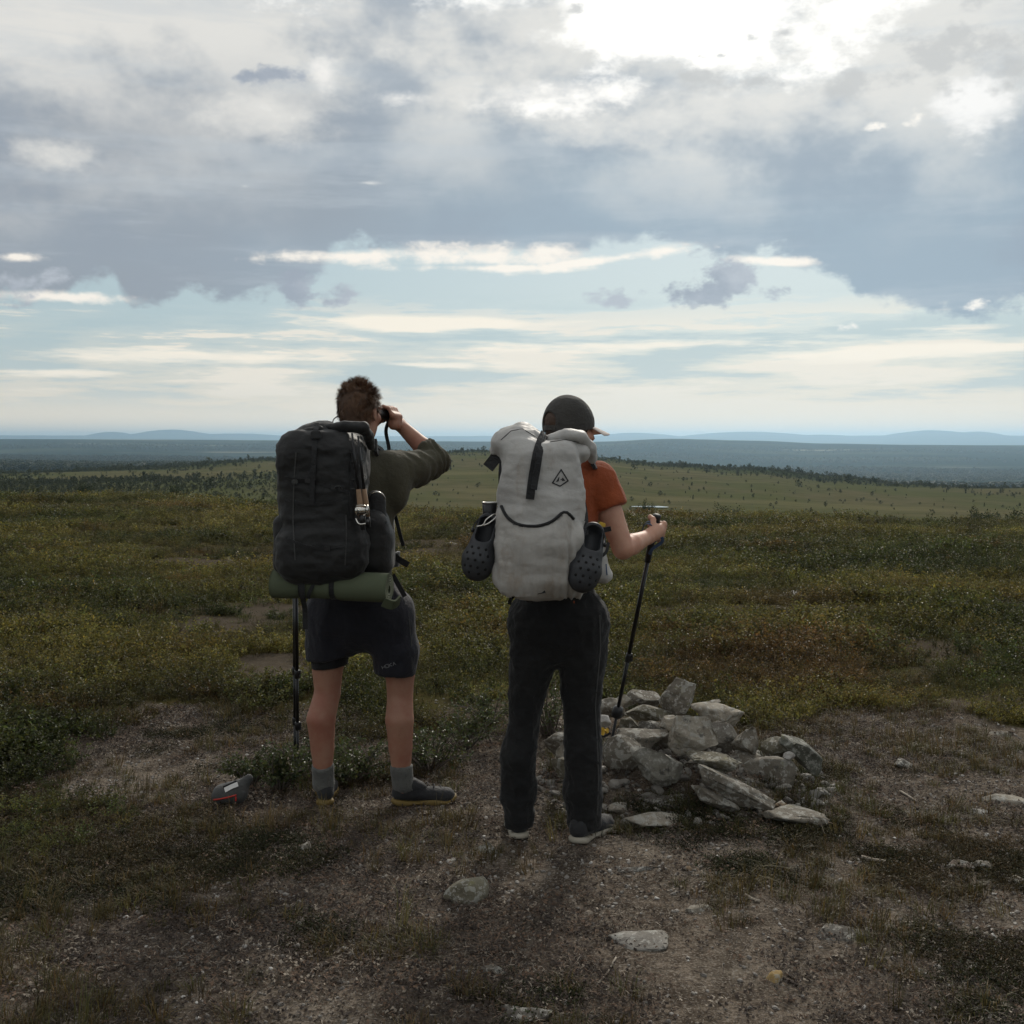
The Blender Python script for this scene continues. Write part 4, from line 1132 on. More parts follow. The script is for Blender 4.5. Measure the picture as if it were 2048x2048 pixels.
# word printed on the hem of the shorts
def printed(text, skin, p0, p1, hpx, mat, parent, name='printed_word', wpx=1.1):
    """block letters drawn in thin strokes and laid on the cloth"""
    G = {'H': [[(0, 0), (0, 1)], [(1, 0), (1, 1)], [(0, .5), (1, .5)]], 'O': [[(0, 0), (1, 0), (1, 1), (0, 1), (0, 0)]], 'K': [[(0, 0), (0, 1)], [(1, 1), (0, .5), (1, 0)]],
         'A': [[(0, 0), (.5, 1), (1, 0)], [(.25, .45), (.75, .45)]]}
    P0, P1 = np.array(p0, float), np.array(p1, float); n_ = len(text); ux = (P1 - P0) / n_; L_ = np.linalg.norm(ux); up = np.array([ux[1], -ux[0]]) / L_ * hpx
    vs, fs = [], []
    for i, ch in enumerate(text):
        for st in G[ch]:
            q = [P0 + ux * (i + .12 + .72 * s_[0]) + up * s_[1] for s_ in st]
            for b0, b1 in zip(q[:-1], q[1:]):
                t_ = (b1 - b0); nn_ = np.array([-t_[1], t_[0]]) / np.linalg.norm(t_) * wpx * .5
                cs = [skin.hit(*(w_), .0025)[0] for w_ in (b0 - nn_, b1 - nn_, b1 + nn_, b0 + nn_)]
                if any(c_ is None for c_ in cs): continue
                j = len(vs); vs += cs; fs.append([j, j + 1, j + 2, j + 3])
    if vs: return mesh_obj(name, np.array(vs), fs, mat, parent, smooth=False)
printed('HOKA', SK_SHORTS, (765, 1338), (793, 1329), 6.5, M['print_grey'], pa)
# piping down the side of the shorts
strap_on('side_seam', SK_SHORTS, [(808, 1200), (818, 1240), (823, 1290), (824, 1338)], .004, .001, M['grey_fabric'], pa)

for an, up_ in ((anR, a(803, 1528)), (anL, a(645, 1528))):
    sock_part(pa, [(up_ + A3(0, 0, 0), .0475), (an + A3(0, 0, .02), .0470), (an + A3(.006 if an is anR else 0, .012, -.045), .0465), (an + A3(.05 if an is anR else 0, .03, -.075), .036)], M['sock'])
s1, k1 = shoe(pa, A3(*a(784, 1612, .0)[:2], 0), R(76), .285, .098, (M['shoe'], M['gum'], M['shoe']))
s2, k2 = shoe(pa, A3(*a(650, 1612, -.03)[:2], 0), R(-8), .285, .098, (M['shoe'], M['gum'], M['shoe']))
P = [k1.hit(*q, .002)[0] for q in ((826, 1597), (833, 1606), (839, 1592))]
if all(p is not None for p in P): ribbon('shoe_mark', P, .004, .001, M['print_white'], s1, sub=1)

# short reddish hair: a close cap of strands standing up on top
def hair_cap(parent, g, Mh, mat, name, seed, n=5200, L=(.012, .035), top=1.6, back=-.095):
    r = np.random.default_rng(seed); vs, fs = [], []
    CLC = r.normal(0, 1, (170, 3)); CLC /= np.linalg.norm(CLC, axis=1)[:, None]; CLF = r.normal(0, 1, (170, 3))
    for k in range(n):
        d = r.normal(0, 1, 3); d /= np.linalg.norm(d)
        if d[2] < -.75: continue
        if d[1] > .55 and d[2] < .35: continue
        if d[2] < -.25 and d[1] > -.1 : continue
        loc = A3(0, -.012, .028) + d * A3(.077, .098, .090) * .985
        if loc[2] < back: continue
        nrm = d / A3(.077, .098, .090); nrm /= np.linalg.norm(nrm)
        up_ = max(0, d[2]) ** 1.5
        ln = r.uniform(*L) * (1 + (top - 1) * up_)
        ck = int(np.argmax(CLC @ d)); cj = CLF[ck]
        flow = A3(cj[0] * .55 + r.normal(0, .12), cj[1] * .55 + r.normal(0, .12), -.85 + 1.7 * up_ + cj[2] * .25)
        dirn = nrm * (.16 + .34 * up_) + flow * .6; dirn /= np.linalg.norm(dirn)
        side = np.cross(dirn, nrm); side /= np.linalg.norm(side) + 1e-9
        w_ = r.uniform(.0005, .0011); i = len(vs)
        mid = loc + nrm * .004 + dirn * ln * .55; tip = loc + nrm * .002 + dirn * ln
        tip = tip + A3(0, 0, -.004)
        vs += [g(*(loc - side * w_)), g(*(loc + side * w_)), g(*(mid + side * w_ * .8)), g(*(mid - side * w_ * .8)), g(*tip)]
        fs += [[i, i + 1, i + 2, i + 3], [i + 3, i + 2, i + 4]]
    o = mesh_obj(name, np.array(vs), fs, mat, parent)
    return o
v = Vol(HEAD_A - .16, HEAD_A + .16, .006)
v.ball(gA(0, -.014, .028), A3(.080, .100, .092), .01, MA)
v.cone(gA(0, -.055, -.03), gA(0, -.045, -.085), .052, .044, .02)
v.ball(gA(0, .105, -.03), A3(.09, .075, .075), .01, MA, 'sub')
v.ball(gA(0, .05, -.075), A3(.10, .06, .06), .01, MA, 'sub')
for q in (-1, 1): v.ball(gA(q * .083, .0, -.022), A3(.02, .030, .040), .008, MA, 'sub')
hair, V, Q = solid(v, 'hair', M['hair_base'], pa, 1, [dict(amp=.006, scale=40, seed=8)])
hair_cap(hair, gA, MA, M['hair'], 'hair_strands', 5, 15000, (.014, .027), 2.1)

# binoculars with their neck strap
bo = empty('binoculars', BIN, 'black binoculars held to the eyes of the person in olive', 'binoculars')
for q in (-1, 1):
    c0 = BIN + bx * .032 * q
    V, F = tube_vf([c0 - by * .065, c0 - by * .045, c0 - by * .04, c0 - by * .005, c0, c0 + by * .06, c0 + by * .062, c0 + by * .078], [.019, .019, .016, .019, .023, .026, .029, .029], 20)
    tb = mesh_obj('barrel', V, F, M['buckle'], bo)
    V, F = tube_vf([c0 + by * .0785, c0 + by * .0795], [.025, .025], 20); mesh_obj('lens', V, F, M['metal'], tb)
V, F = tube_vf([BIN - bx * .03, BIN + bx * .03], .012, 10); mesh_obj('bridge', V, F, M['buckle'], bo)
V, F = tube_vf([BIN - by * .02, BIN + by * .012], .010, 12); mesh_obj('focus_wheel', V, F, M['strap'], bo)
for q, pts in ((1, [BIN + bx * .055 - bz * .01, a(772, 862, .22), a(778, 900, .20), a(770, 925, .16)]), (-1, [BIN - bx * .055 - bz * .01, a(690, 880, .24), a(690, 920, .2)])):
    ribbon('neck_strap', pts, .016, .002, M['strap'], bo, (0, -1, .2), 6)
tube('cord', [a(664, 850, -.03), a(668, 838, .03), a(678, 833, .06), a(682, 846, .07)], .0028, M['strap'], bo, 6, 5)

# ---------------- the person in the cap
YB = 4.42
b_ = lambda px, py, d=0.0: at(px, py, YB + d)
pb = empty('person', A3(*b_(1118, 1690)[:2], 0), 'person in grey cap, rust orange shirt and charcoal trousers holding a trekking pole', 'person', 'hikers looking out over the moor')
HEAD_B = b_(1141, 861, .04)
sR, eR, wR = b_(1196, 962, .02), b_(1246, 1097, -.02), b_(1296, 1074, .17)
sL, eL, wL = b_(1062, 962, .02), b_(1030, 1080, .10), b_(1060, 1120, .30)
hR, hL = b_(1160, 1240), b_(1074, 1240)
kR, aR = b_(1166, 1440, .02), b_(1166, 1630, .03)
kL, aL = b_(1050, 1430, .03), b_(1037, 1630, .05)
GR_T, GR_B = b_(1313, 1034, .24), b_(1296, 1102, .235)     # ends of the pole grip
gax = (GR_T - GR_B) / np.linalg.norm(GR_T - GR_B)
v = Vol(A3(-.12, YB - .25, 0), A3(.68, YB + .48, 1.78), .006)
v.chain([(hR, .066), (kR + A3(0, 0, .1), .050), (kR, .044), (b_(1166, 1500, .0), .046), (aR, .036)], .02)
v.chain([(hL, .066), (kL + A3(0, 0, .1), .050), (kL, .042), (b_(1040, 1500, .02), .046), (aL, .036)], .02)
v.cone(aR, aR + A3(.0, .0, -.06), .034, .026, .02); v.cone(aL, aL + A3(0, .0, -.06), .034, .026, .02)
v.cone(hL + A3(0.01, 0, .04), hR + A3(-.01, 0, .04), .066, .066, .05)
v.chain([(b_(1120, 1190), .105), (b_(1122, 1080), .118), (b_(1128, 985), .120)], .06, (A3(0, 1, 0), .8))
v.cone(sL, sR, .060, .060, .05)
v.cone(b_(1130, 950, .02), HEAD_B + A3(-.005, 0, -.07), .058, .054, .04)
gB, MB = head(v, HEAD_B, R(54), R(3), .96)
v.chain([(sR, .058), (sR * .5 + eR * .5, .050), (eR, .042), (eR * .65 + wR * .35, .042), (wR, .0275)], .02)
v.chain([(sL, .056), (eL, .042), (eL * .62 + wL * .38, .040), (wL, .026)], .02)
gc = GR_T * .62 + GR_B * .38
toW = wR - gc; toW = toW - gax * (toW @ gax); toW /= np.linalg.norm(toW)
e2 = np.cross(gax, toW)
grip_hand(v, wR, gc, gax, toW, e2, .017, 1.55, .084, 1, True, .0098)
# the other hand rests on the hip belt
grip_hand(v, wL, wL + A3(.03, .03, -.02), A3(1, 0, 0), A3(0, 0, 1), A3(0, 1, 0), .015, .4, .08, 1)
body_b, VB, QB = solid(v, 'body', M['skin_b'], pb, 2)

# rust orange T-shirt
v = Vol(A3(-.14, YB - .26, .85), A3(.56, YB + .32, 1.58), .007)
v.chain([(b_(1118, 1190), .132), (b_(1120, 1140), .132), (b_(1124, 1050), .136), (b_(1128, 985), .134)], .06, (A3(0, 1, 0), .84))
v.cone(sL + A3(.012, 0, -.008), sR + A3(-.012, 0, -.008), .072, .072, .06)
v.cone(b_(1130, 948, .02), b_(1132, 925, .02), .074, .068, .03)
m1 = sR * .55 + eR * .45
v.chain([(sR, .075), (sR * .7 + eR * .3 + A3(.004, 0, 0), .073), (m1 + A3(.004, 0, 0), .074)], .03)
v.chain([(sL, .074), (sL * .5 + eL * .5, .070)], .03)
dn = (eR - sR) / np.linalg.norm(eR - sR)
cp = sR * .58 + eR * .42
def sleeve_cut(x, y, z):
    return np.minimum((x - cp[0]) * dn[0] + (y - cp[1]) * dn[1] + (z - cp[2]) * dn[2], (x - (b_(1196, 1000)[0])) * 1.0)
v.put(sleeve_cut, v.lo, v.lo + v.n * v.h, .004, 'and')
cl = sL * .55 + eL * .45; dl = (eL - sL) / np.linalg.norm(eL - sL)
v.put(lambda x, y, z: np.minimum((x - cl[0]) * dl[0] + (y - cl[1]) * dl[1] + (z - cl[2]) * dl[2], b_(1058, 1000)[0] - x), v.lo, v.lo + v.n * v.h, .004, 'and')
v.cone(b_(1132, 915, .03), b_(1136, 880, .04), .055, .055, .01, None, 'sub')
V, Q = v.mesh(); V = relax(V, Q, 3); V = wrinkle(V, Q, .009, 8, 32, 3, (1, 1, .6)); V = wrinkle(V, Q, .004, 19, 35, 3)
mesh_obj('shirt', V, Q, M['orange'], pb)

# charcoal trousers
v = Vol(A3(-.16, YB - .25, .0), A3(.48, YB + .27, 1.06), .007)
v.chain([(b_(1116, 1172), .142), (b_(1116, 1215), .140), (b_(1117, 1262), .138)], .06, (A3(0, 1, 0), .82))
v.cone(hL + A3(-.006, 0, 0), hR + A3(.006, 0, 0), .101, .101, .04)
ST = lambda l, k: v.chain([(b_(px_, py_, dd), r_) for px_, py_, dd, r_ in l], k)
ST([(1164, 1240, 0, .103), (1166, 1310, 0, .091), (1163, 1375, .01, .080), (1164, 1435, .015, .066), (1167, 1510, .005, .074), (1167, 1590, .02, .076), (1166, 1640, .03, .068), (1167, 1690, .03, .066)], .03)
ST([(1072, 1240, 0, .102), (1066, 1310, 0, .091), (1056, 1380, .015, .074), (1046, 1450, .02, .062), (1036, 1515, .01, .072), (1036, 1590, .03, .068), (1039, 1640, .04, .056), (1040, 1690, .05, .052)], .03)
v.put(lambda x, y, z: np.where(x > .17, .052, .045) - z + np.where(x > .17, 1, 0) * (y - YB) * .10, v.lo, v.lo + v.n * v.h, .006, 'and')
V, Q = v.mesh(); V = relax(V, Q, 3)
n = vnormals(V, Q)
low_ = npstep(.62, .35, V[:, 2])
V = V + n * (low_ * .0060 * np.sin(V[:, 2] * 38 + 5 * fbm(V * 6, 44, 2)) * np.clip(fbm(V * 5, 48, 2) + .4, 0, 1))[:, None]
V = wrinkle(V, Q, .013, 8, 42, 3, (1, 1, .5)); V = wrinkle(V, Q, .008, 15, 45, 3, (.8, 1, 1.0)); V = wrinkle(V, Q, .003, 34, 47, 2)
mesh_obj('trousers', V, Q, M['pants'], pb); SK_PANTS = Skin((V, Q))
strap_on('side_seam', SK_PANTS, [(1199, 1230), (1201, 1290), (1196, 1350), (1190, 1410), (1194, 1480), (1197, 1560), (1194, 1630)], .005, .001, M['grey_fabric'], pb)
boxpart('pocket_tab', b_(1211, 1242, -.01), (.004, .004, .016), M['label'], pb)
shoe(pb, A3(*b_(1148, 1690, -.05)[:2], 0), R(33), .275, .096, (M['shoe'], M['sole_pale'], M['grey_fabric']))
shoe(pb, A3(*b_(1040, 1690, -.005)[:2], 0), R(-6), .280, .096, (M['shoe'], M['sole_pale'], M['grey_fabric']))

# hair at the nape, seen below and through the back of the cap
v = Vol(HEAD_B - .16, HEAD_B + .16, .006)
v.ball(gB(0, -.014, .030), A3(.080, .100, .092), .01, MB)
v.cone(gB(0, -.055, -.02), gB(0, -.045, -.075), .052, .042, .02)
v.ball(gB(0, .10, -.03), A3(.09, .08, .09), .01, MB, 'sub')
v.ball(gB(0, .04, -.07), A3(.10, .06, .06), .01, MB, 'sub')
for q in (-1, 1): v.ball(gB(q * .080, .0, -.022), A3(.02, .028, .036), .008, MB, 'sub')
solid(v, 'hair', M['hair_dark'], pb, 1, [dict(amp=.004, scale=60, seed=8)])

# cap: crown with an opening at the back, peak and button
cap = bpy.data.objects.new('cap', None); COL.objects.link(cap)

cap.parent = pb; cap.location = Vector(gB(0, 0, .05)) - pb.location
v = Vol(HEAD_B - .19, HEAD_B + .19, .005)
v.ball(gB(0, -.010, .030), A3(.089, .109, .094), .01, MB)
v.cone(gB(0, -.02, .0), gB(0, -.02, .06), .086, .080, .03)
v.keep(gB(0, 0, -.002), MB @ A3(0, .13, -1), .004)
v.ball(gB(0, -.010, .020), A3(.081, .101, .085), .004, MB, 'sub')
v.cone(gB(0, -.16, .028), gB(0, -.06, .028), .040, .036, .006, None, 'sub')
cr, V, Q = solid(v, 'crown', M['cap'], cap, 1, [dict(amp=.0012, scale=30, seed=3)])
mesh_obj('button', *tube_vf([gB(0, -.010, .121), gB(0, -.010, .126), gB(0, -.010, .130)], [.009, .0085, .002], 12), M['cap'], cr)
for q in range(6):
    a_ = q * math.pi / 3 + .52
    pts = [gB(.0895 * math.sin(a_) * math.sin(t), -.010 + .1095 * math.cos(a_) * math.sin(t), .030 + .0945 * math.cos(t)) for t in np.linspace(.08, 1.35, 9)]
    tube('seam', pts, .0020, M['grey_fabric'], cr, 5)
ribbon('back_strap', [gB(x_, -.010 - math.sqrt(max(0, 1 - (x_ / .0895) ** 2)) * .1095, .004) for x_ in np.linspace(-.05, .05, 9)], .020, .002, M['cap'], cap, MB @ A3(0, -1, 0), 1)
vs, fs = [], []
NX, NY = 19, 8
for s_ in (0, 1):
    for j in range(NY):
        for i in range(NX):
            t = -1 + 2 * i / (NX - 1); f = j / (NY - 1)
            xx = t * .078; y0 = -.010 + .109 * math.sqrt(max(0, 1 - (xx / .0885) ** 2)) - .004
            y1 = .098 + .090 * math.sqrt(max(0, 1 - t * t * .96))
            yy = y0 + (y1 - y0) * f
            zz = .022 - .026 * f - 2.0 * xx * xx * (.5 + .5 * f)
            vs.append(gB(xx, yy, zz + (.004 if s_ == 0 else 0)))
for s_ in (0, 1):
    for j in range(NY - 1):
        for i in range(NX - 1):
            q = s_ * NX * NY + j * NX + i; f = [q, q + 1, q + NX + 1, q + NX]; fs.append(f if s_ == 0 else f[::-1])
per = [j * NX for j in range(NY)] + [(NY - 1) * NX + i for i in range(1, NX)] + [j * NX + NX - 1 for j in range(NY - 2, -1, -1)]
for p_, q_ in zip(per[:-1], per[1:]): fs.append([p_, q_, q_ + NX * NY, p_ + NX * NY])
mesh_obj('peak', np.array(vs), fs, M['cap_light'], cap)

# trekking pole in the right hand
def pole(root, top, tip, grip_len, basket=True, grip_mat='strap', lock=True):
    ax_ = (tip - top) / np.linalg.norm(tip - top); L_ = np.linalg.norm(tip - top)
    f = lambda t: top + ax_ * t
    V, F = tube_vf([f(-.012), f(-.008), f(.0), f(.02), f(.035), f(.06), f(.11), f(grip_len * .55), f(grip_len), f(grip_len + .005)], [.012, .018, .019, .017, .014, .0155, .0145, .0135, .013, .009], 14)
    mesh_obj('grip', V, F, M[grip_mat], root)
    V, F = tube_vf([f(grip_len), f(L_ * .55)], .009, 10); mesh_obj('upper_shaft', V, F, M['carbon'], root)
    V, F = tube_vf([f(L_ * .55), f(L_ * .78)], .008, 10); mesh_obj('middle_shaft', V, F, M['carbon'], root)
    V, F = tube_vf([f(L_ * .78), f(L_ * .96), f(L_)], [.0065, .006, .003], 10); mesh_obj('lower_shaft', V, F, M['carbon'], root)
    if lock:
        for t in (.55, .78):
            V, F = tube_vf([f(L_ * t - .02), f(L_ * t - .018), f(L_ * t + .018), f(L_ * t + .02)], [.010, .0125, .0125, .010], 10); lk = mesh_obj('lock_sleeve', V, F, M['buckle'], root)
            boxpart('lever', f(L_ * t) + A3(.014, -.004, 0), (.004, .006, .018), M['buckle'], lk)
    V, F = tube_vf([f(L_ - .005), f(L_ + .012)], [.004, .0025], 8); mesh_obj('tip', V, F, M['metal'], root)
    if basket:
        tt_ = L_ - .055
        V, F = tube_vf([f(tt_ - .012), f(tt_), f(tt_ + .004), f(tt_ + .006)], [.007, .022, .025, .020], 16); mesh_obj('basket', V, F, M['buckle'], root)
TIP = at(1214, 1528, 5.02)
pr = empty('trekking_pole', TIP, 'black trekking pole held upright by the person in the orange shirt', 'trekking pole', 'trekking poles')
pole(pr, GR_T, TIP, .20, False)
d_ = TIP - GR_T
w_c = GR_T + d_ * .775
V, F = tube_vf([w_c + d_ * t for t in (-.022, -.016, 0, .018, .026)], [.010, .020, .025, .024, .012], 14)
mesh_obj('rubber_guard', V, F, M['buckle'], pr)
wc = (wR * .55 + gc * .45)
hd = gc - wR; hd /= np.linalg.norm(hd)
u1 = np.cross(hd, A3(0, 0, 1)); u1 /= np.linalg.norm(u1); u2 = np.cross(hd, u1)
for k, (sh_, rd) in enumerate(((.014, .038), (.030, .041))):
    ring = [wR + hd * (.022 + sh_) + (math.cos(t) * u1 * .9 + math.sin(t) * u2 * 1.1) * rd + gax * .004 * math.sin(t * 2) for t in np.linspace(0, 2 * math.pi, 25)]
    nn_ = np.array([p - (wR + hd * (.022 + sh_)) for p in ring]); nn_ /= np.linalg.norm(nn_, axis=1)[:, None]
    ribbon('wrist_strap', ring, .013, .002, M['blue'], pr, nn_, 1)
ribbon('strap_loop', [wR + hd * .03 + A3(.046, -.012, -.01), gc + A3(.030, -.042, -.045), GR_B + A3(.016, -.026, .012), GR_B + A3(.004, -.016, -.012)], .013, .002, M['blue'], pr, (0, -1, .2), 5)

# ------------------------------------------------------------------ the black backpack
YP = YA - .30
p_ = lambda px, py, d=0.0: at(px, py, YP + d)
bk = empty('backpack', p_(648, 1150), 'tall black roll-top backpack worn by the person with binoculars', 'backpack', 'loaded hiking backpacks')
v = Vol(A3(-1.02, YP - .25, .92), A3(-.42, YP + .28, 1.66), .007)
v.box(p_(648, 1012, .0), (.168, .135, .298), .080, .03)
v.box(p_(650, 1100, -.01), (.172, .145, .115), .09, .05)
v.box(p_(646, 915, .0), (.160, .125, .08), .06, .04)
v.chain([(p_(560, 893, -.02), .018), (p_(584, 886, .0), .044), (p_(618, 872, .01), .050), (p_(650, 868, .02), .048)], .02, (A3(0, 1, 0), 1.5))
v.chain([(p_(640, 870, .02), .046), (p_(690, 876, .02), .036), (p_(718, 878, .02), .030)], .02, (A3(0, 1, 0), 1.6))
V, Q = v.mesh(); V = relax(V, Q, 3)
V = wrinkle(V, Q, .018, 5.5, 61, 2, (1, 1, .7)); V = wrinkle(V, Q, .0075, 12, 65, 2, (.7, 1, 1.5)); V = wrinkle(V, Q, .0020, 30, 66, 2); V = wrinkle(V, Q, .0018, 50, 67, 2)
main, SKP = mesh_obj('main_bag', V, Q, M['pack_black'], bk), None
MV, MQ = V, Q
# roll-top edge running to its right-hand clip
v = Vol(A3(-1.02, YP - .25, 1.42), A3(-.40, YP + .25, 1.70), .006)
v.chain([(p_(655, 856, -.03), .018), (p_(690, 853, -.06), .022), (p_(726, 855, -.08), .023)], .012)
v.chain([(p_(726, 856, -.08), .022), (p_(737, 872, -.03), .021), (p_(742, 892, .04), .017)], .012)
v.chain([(p_(563, 893, -.03), .022), (p_(590, 872, -.06), .020), (p_(640, 858, -.06), .016)], .012)
solid(v, 'roll_top', M['pack_black'], bk, 1, [dict(amp=.0045, scale=26, seed=7)])
# pockets
v = Vol(A3(-1.05, YP - .25, .95), A3(-.38, YP + .30, 1.40), .007)
v.box(p_(573, 1085, .0), (.040, .10, .118), .038, .02)
V, Q = v.mesh(); V = wrinkle(relax(V, Q, 2), Q, .005, 12, 71); mesh_obj('side_pocket', V, Q, M['pack_black'], bk)
v = Vol(A3(-1.05, YP - .25, .93), A3(-.30, YP + .36, 1.40), .007)
v.box(p_(742, 1082, .05), (.072, .10, .130), .055, .02)
v.box(p_(765, 1100, .08), (.045, .09, .095), .04, .03)
V, Q = v.mesh(); V = wrinkle(relax(V, Q, 2), Q, .006, 11, 75); mesh_obj('side_pocket', V, Q, M['pack_black'], bk); SPV, SPQ = V, Q
SKP = Skin((MV, MQ), (SPV, SPQ))
strap_on('top_strap', SKP, [(634, 850), (631, 872), (628, 900), (626, 960), (624, 1010)], .020, .002, M['strap'], bk, .008)
h0, n0 = SKP.hit(632, 873, .012); boxpart('buckle', h0, (.020, .006, .014), M['buckle'], bk)
for q in ((565, 913), (720, 905)): pass
strap_on('side_strap', SKP, [(571, 1000), (620, 1010), (680, 1004), (705, 990)], .012, .002, M['strap'], bk, .002)
tube('side_cord', [p_(566, 905, -.02), p_(569, 940, -.06), p_(573, 962, -.05), p_(570, 972, -.04), p_(574, 985, -.05)], .0045, M['strap'], bk, 6, 5)
strap_on('daisy_chain', SKP, [(705, 900), (703, 960), (700, 1040)], .016, .003, M['strap'], bk, .002)
for q in range(5):
    h0, n0 = SKP.hit(704, 905 + q * 18, .004)
    if h0 is not None: boxpart('bar_tack', h0, (.010, .003, .002), M['grey_fabric'], bk)
strap_on('compression_strap', SKP, [(570, 955), (600, 962), (626, 958)], .014, .002, M['strap'], bk, .003)
strap_on('compression_strap', SKP, [(630, 962), (665, 975), (700, 985)], .014, .002, M['strap'], bk, .003)
strap_on('compression_strap', SKP, [(572, 1075), (600, 1090), (640, 1098), (690, 1092)], .010, .002, M['strap'], bk, .002)
strap_on('seam', SKP, [(592, 905), (588, 960), (586, 1040), (590, 1120)], .004, .002, M['grey_fabric'], bk, .001)
strap_on('seam', SKP, [(692, 1030), (693, 1080), (690, 1130)], .004, .002, M['grey_fabric'], bk, .001)
strap_on('pocket_hem', SKP, [(716, 1044), (740, 1036), (772, 1046)], .010, .003, M['strap'], bk, .002)
for px_, py_ in ((616, 960), (668, 977), (655, 1097)):
    h0, n0 = SKP.hit(px_, py_, .006)
    if h0 is not None: boxpart('ladder_lock', h0, (.011, .004, .009), M['buckle'], bk)
h0, n0 = SKP.hit(590, 963, .006); boxpart('buckle', h0, (.012, .008, .010), M['grey_fabric'], bk)
h0, n0 = SKP.hit(676, 976, .004)
tube('cord_loop', [p_(668, 978, -.15), p_(672, 973, -.16), p_(680, 973, -.16), p_(684, 978, -.15)], .002, M['grey_fabric'], bk, 6, 4)
# shoulder strap and hip belt seen past the body
P, N = SK_SHIRT.path([(752, 905), (756, 940), (758, 985)], .004)
ribbon('shoulder_strap', [a(748, 890, -.10), a(752, 902, -.02), a(760, 908, .06), a(766, 925, .15)], .055, .012, M['strap'], bk, (.5, -.8, .3), 5)
ribbon('load_lifter', [p_(730, 872, .08), a(752, 895, -.03), a(768, 908, .06)], .018, .002, M['strap'], bk, (0, -.6, 1), 4)
ribbon('strap_tail', [a(785, 1015, .04), a(793, 1040, .02), a(800, 1068, .0), a(807, 1092, -.01)], .016, .002, M['strap'], bk, (-.2, -1, 0), 4)
ribbon('hip_belt', [p_(748, 1135, .10), a(778, 1122, .02), a(792, 1118, .08), a(792, 1116, .16)], .062, .014, M['pack_black'], bk, (.6, -.8, 0), 5)
ribbon('belt_tail', [a(788, 1112, -.01), a(802, 1122, -.04), a(817, 1130, -.06)], .026, .002, M['strap'], bk, (0, -1, .2), 3)
ribbon('belt_tail', [a(786, 1150, -.06), a(798, 1172, -.09), a(810, 1193, -.10)], .020, .002, M['strap'], bk, (0, -1, .1), 3)
boxpart('buckle', a(792, 1110, -.02), (.010, .006, .008), M['buckle'], bk)
tube('frame_edge', [a(786, 1020, .06), a(788, 1060, .05), a(788, 1100, .04)], .004, M['label'], bk, 8)
# orange tag and white bottle in the far pocket
V, F = tube_vf([p_(571, 1045, .06), p_(571, 1010, .06), p_(571, 1002, .06), p_(572, 996, .06)], [.026, .026, .018, .014], 16)
bt = mesh_obj('water_bottle', V, F, M['label'], loc=p_(571, 1045, .06)); tag(bt, 'white bottle showing behind the left edge of the black backpack', 'bottle')
oc = tube('orange_cord', [p_(566, 1000, .02), p_(564, 1020, .02), p_(564, 1052, .03)], .004, M['orange_cord'], None, 6, 4)
tag(oc, 'orange cord hanging at the left edge of the black backpack', 'cord')

# fishing rod pieces and reel carried in the right side pocket
fr = empty('fishing_rod', p_(720, 1060, -.06), 'packed fishing rod with cork grips and silver reel on the black backpack', 'fishing rod')
r0, r1 = p_(722, 1060, -.075), p_(705, 880, -.085)
for k, (ba, tb, dd) in enumerate((((726, 1060), (704, 866), -.148), ((737, 1055), (716, 872), -.125))):
    A0, A1 = p_(*ba, dd), p_(*tb, dd); dr = A1 - A0
    V, F = tube_vf([A0, A0 + dr * .12], [.010, .010], 10); mesh_obj('grip_end', V, F, M['strap'], fr)
    V, F = tube_vf([A0 + dr * .12, A0 + dr * .2, A0 + dr * .42], [.011, .0125, .009], 10); mesh_obj('cork_grip', V, F, M['cork'], fr)
    V, F = tube_vf([A0 + dr * .42, A1], [.006, .004], 8); mesh_obj('blank', V, F, M['carbon'], fr)
    for t in (.55, .72, .9):
        c0 = A0 + dr * t + A3(.008, -.006, 0); ang = np.linspace(0, 2 * math.pi, 9)
        tube('line_guide', [c0 + A3(math.cos(q) * .005, 0, math.sin(q) * .006) for q in ang], .001, M['grey_fabric'], fr, 5)
rc = p_(725, 1022, -.185)
V, F = tube_vf([rc + A3(-.026, 0, .002), rc + A3(-.020, 0, .002), rc + A3(-.019, 0, .002), rc + A3(.016, 0, .004), rc + A3(.017, 0, .004), rc + A3(.024, 0, .004)], [.020, .022, .014, .014, .022, .019], 20)
rl = mesh_obj('reel', V, F, M['metal'], fr)
V, F = tube_vf([rc + A3(0, 0, -.015), rc + A3(0, .004, -.05)], [.014, .010], 10); mesh_obj('reel_body', V, F, M['buckle'], rl)
tube('reel_handle', [rc + A3(-.026, -.005, -.025), rc + A3(-.01, -.022, -.048), rc + A3(.02, -.022, -.046)], .0035, M['metal'], rl, 6, 4)
V, F = tube_vf([rc + A3(.02, -.022, -.050), rc + A3(.02, -.022, -.032)], .006, 8); mesh_obj('knob', V, F, M['buckle'], rl)
tube('bail', [rc + A3(-.028, -.004, .004), rc + A3(-.016, -.026, .022), rc + A3(.012, -.026, .022), rc + A3(.027, -.004, .006)], .0018, M['metal'], rl, 6, 6)
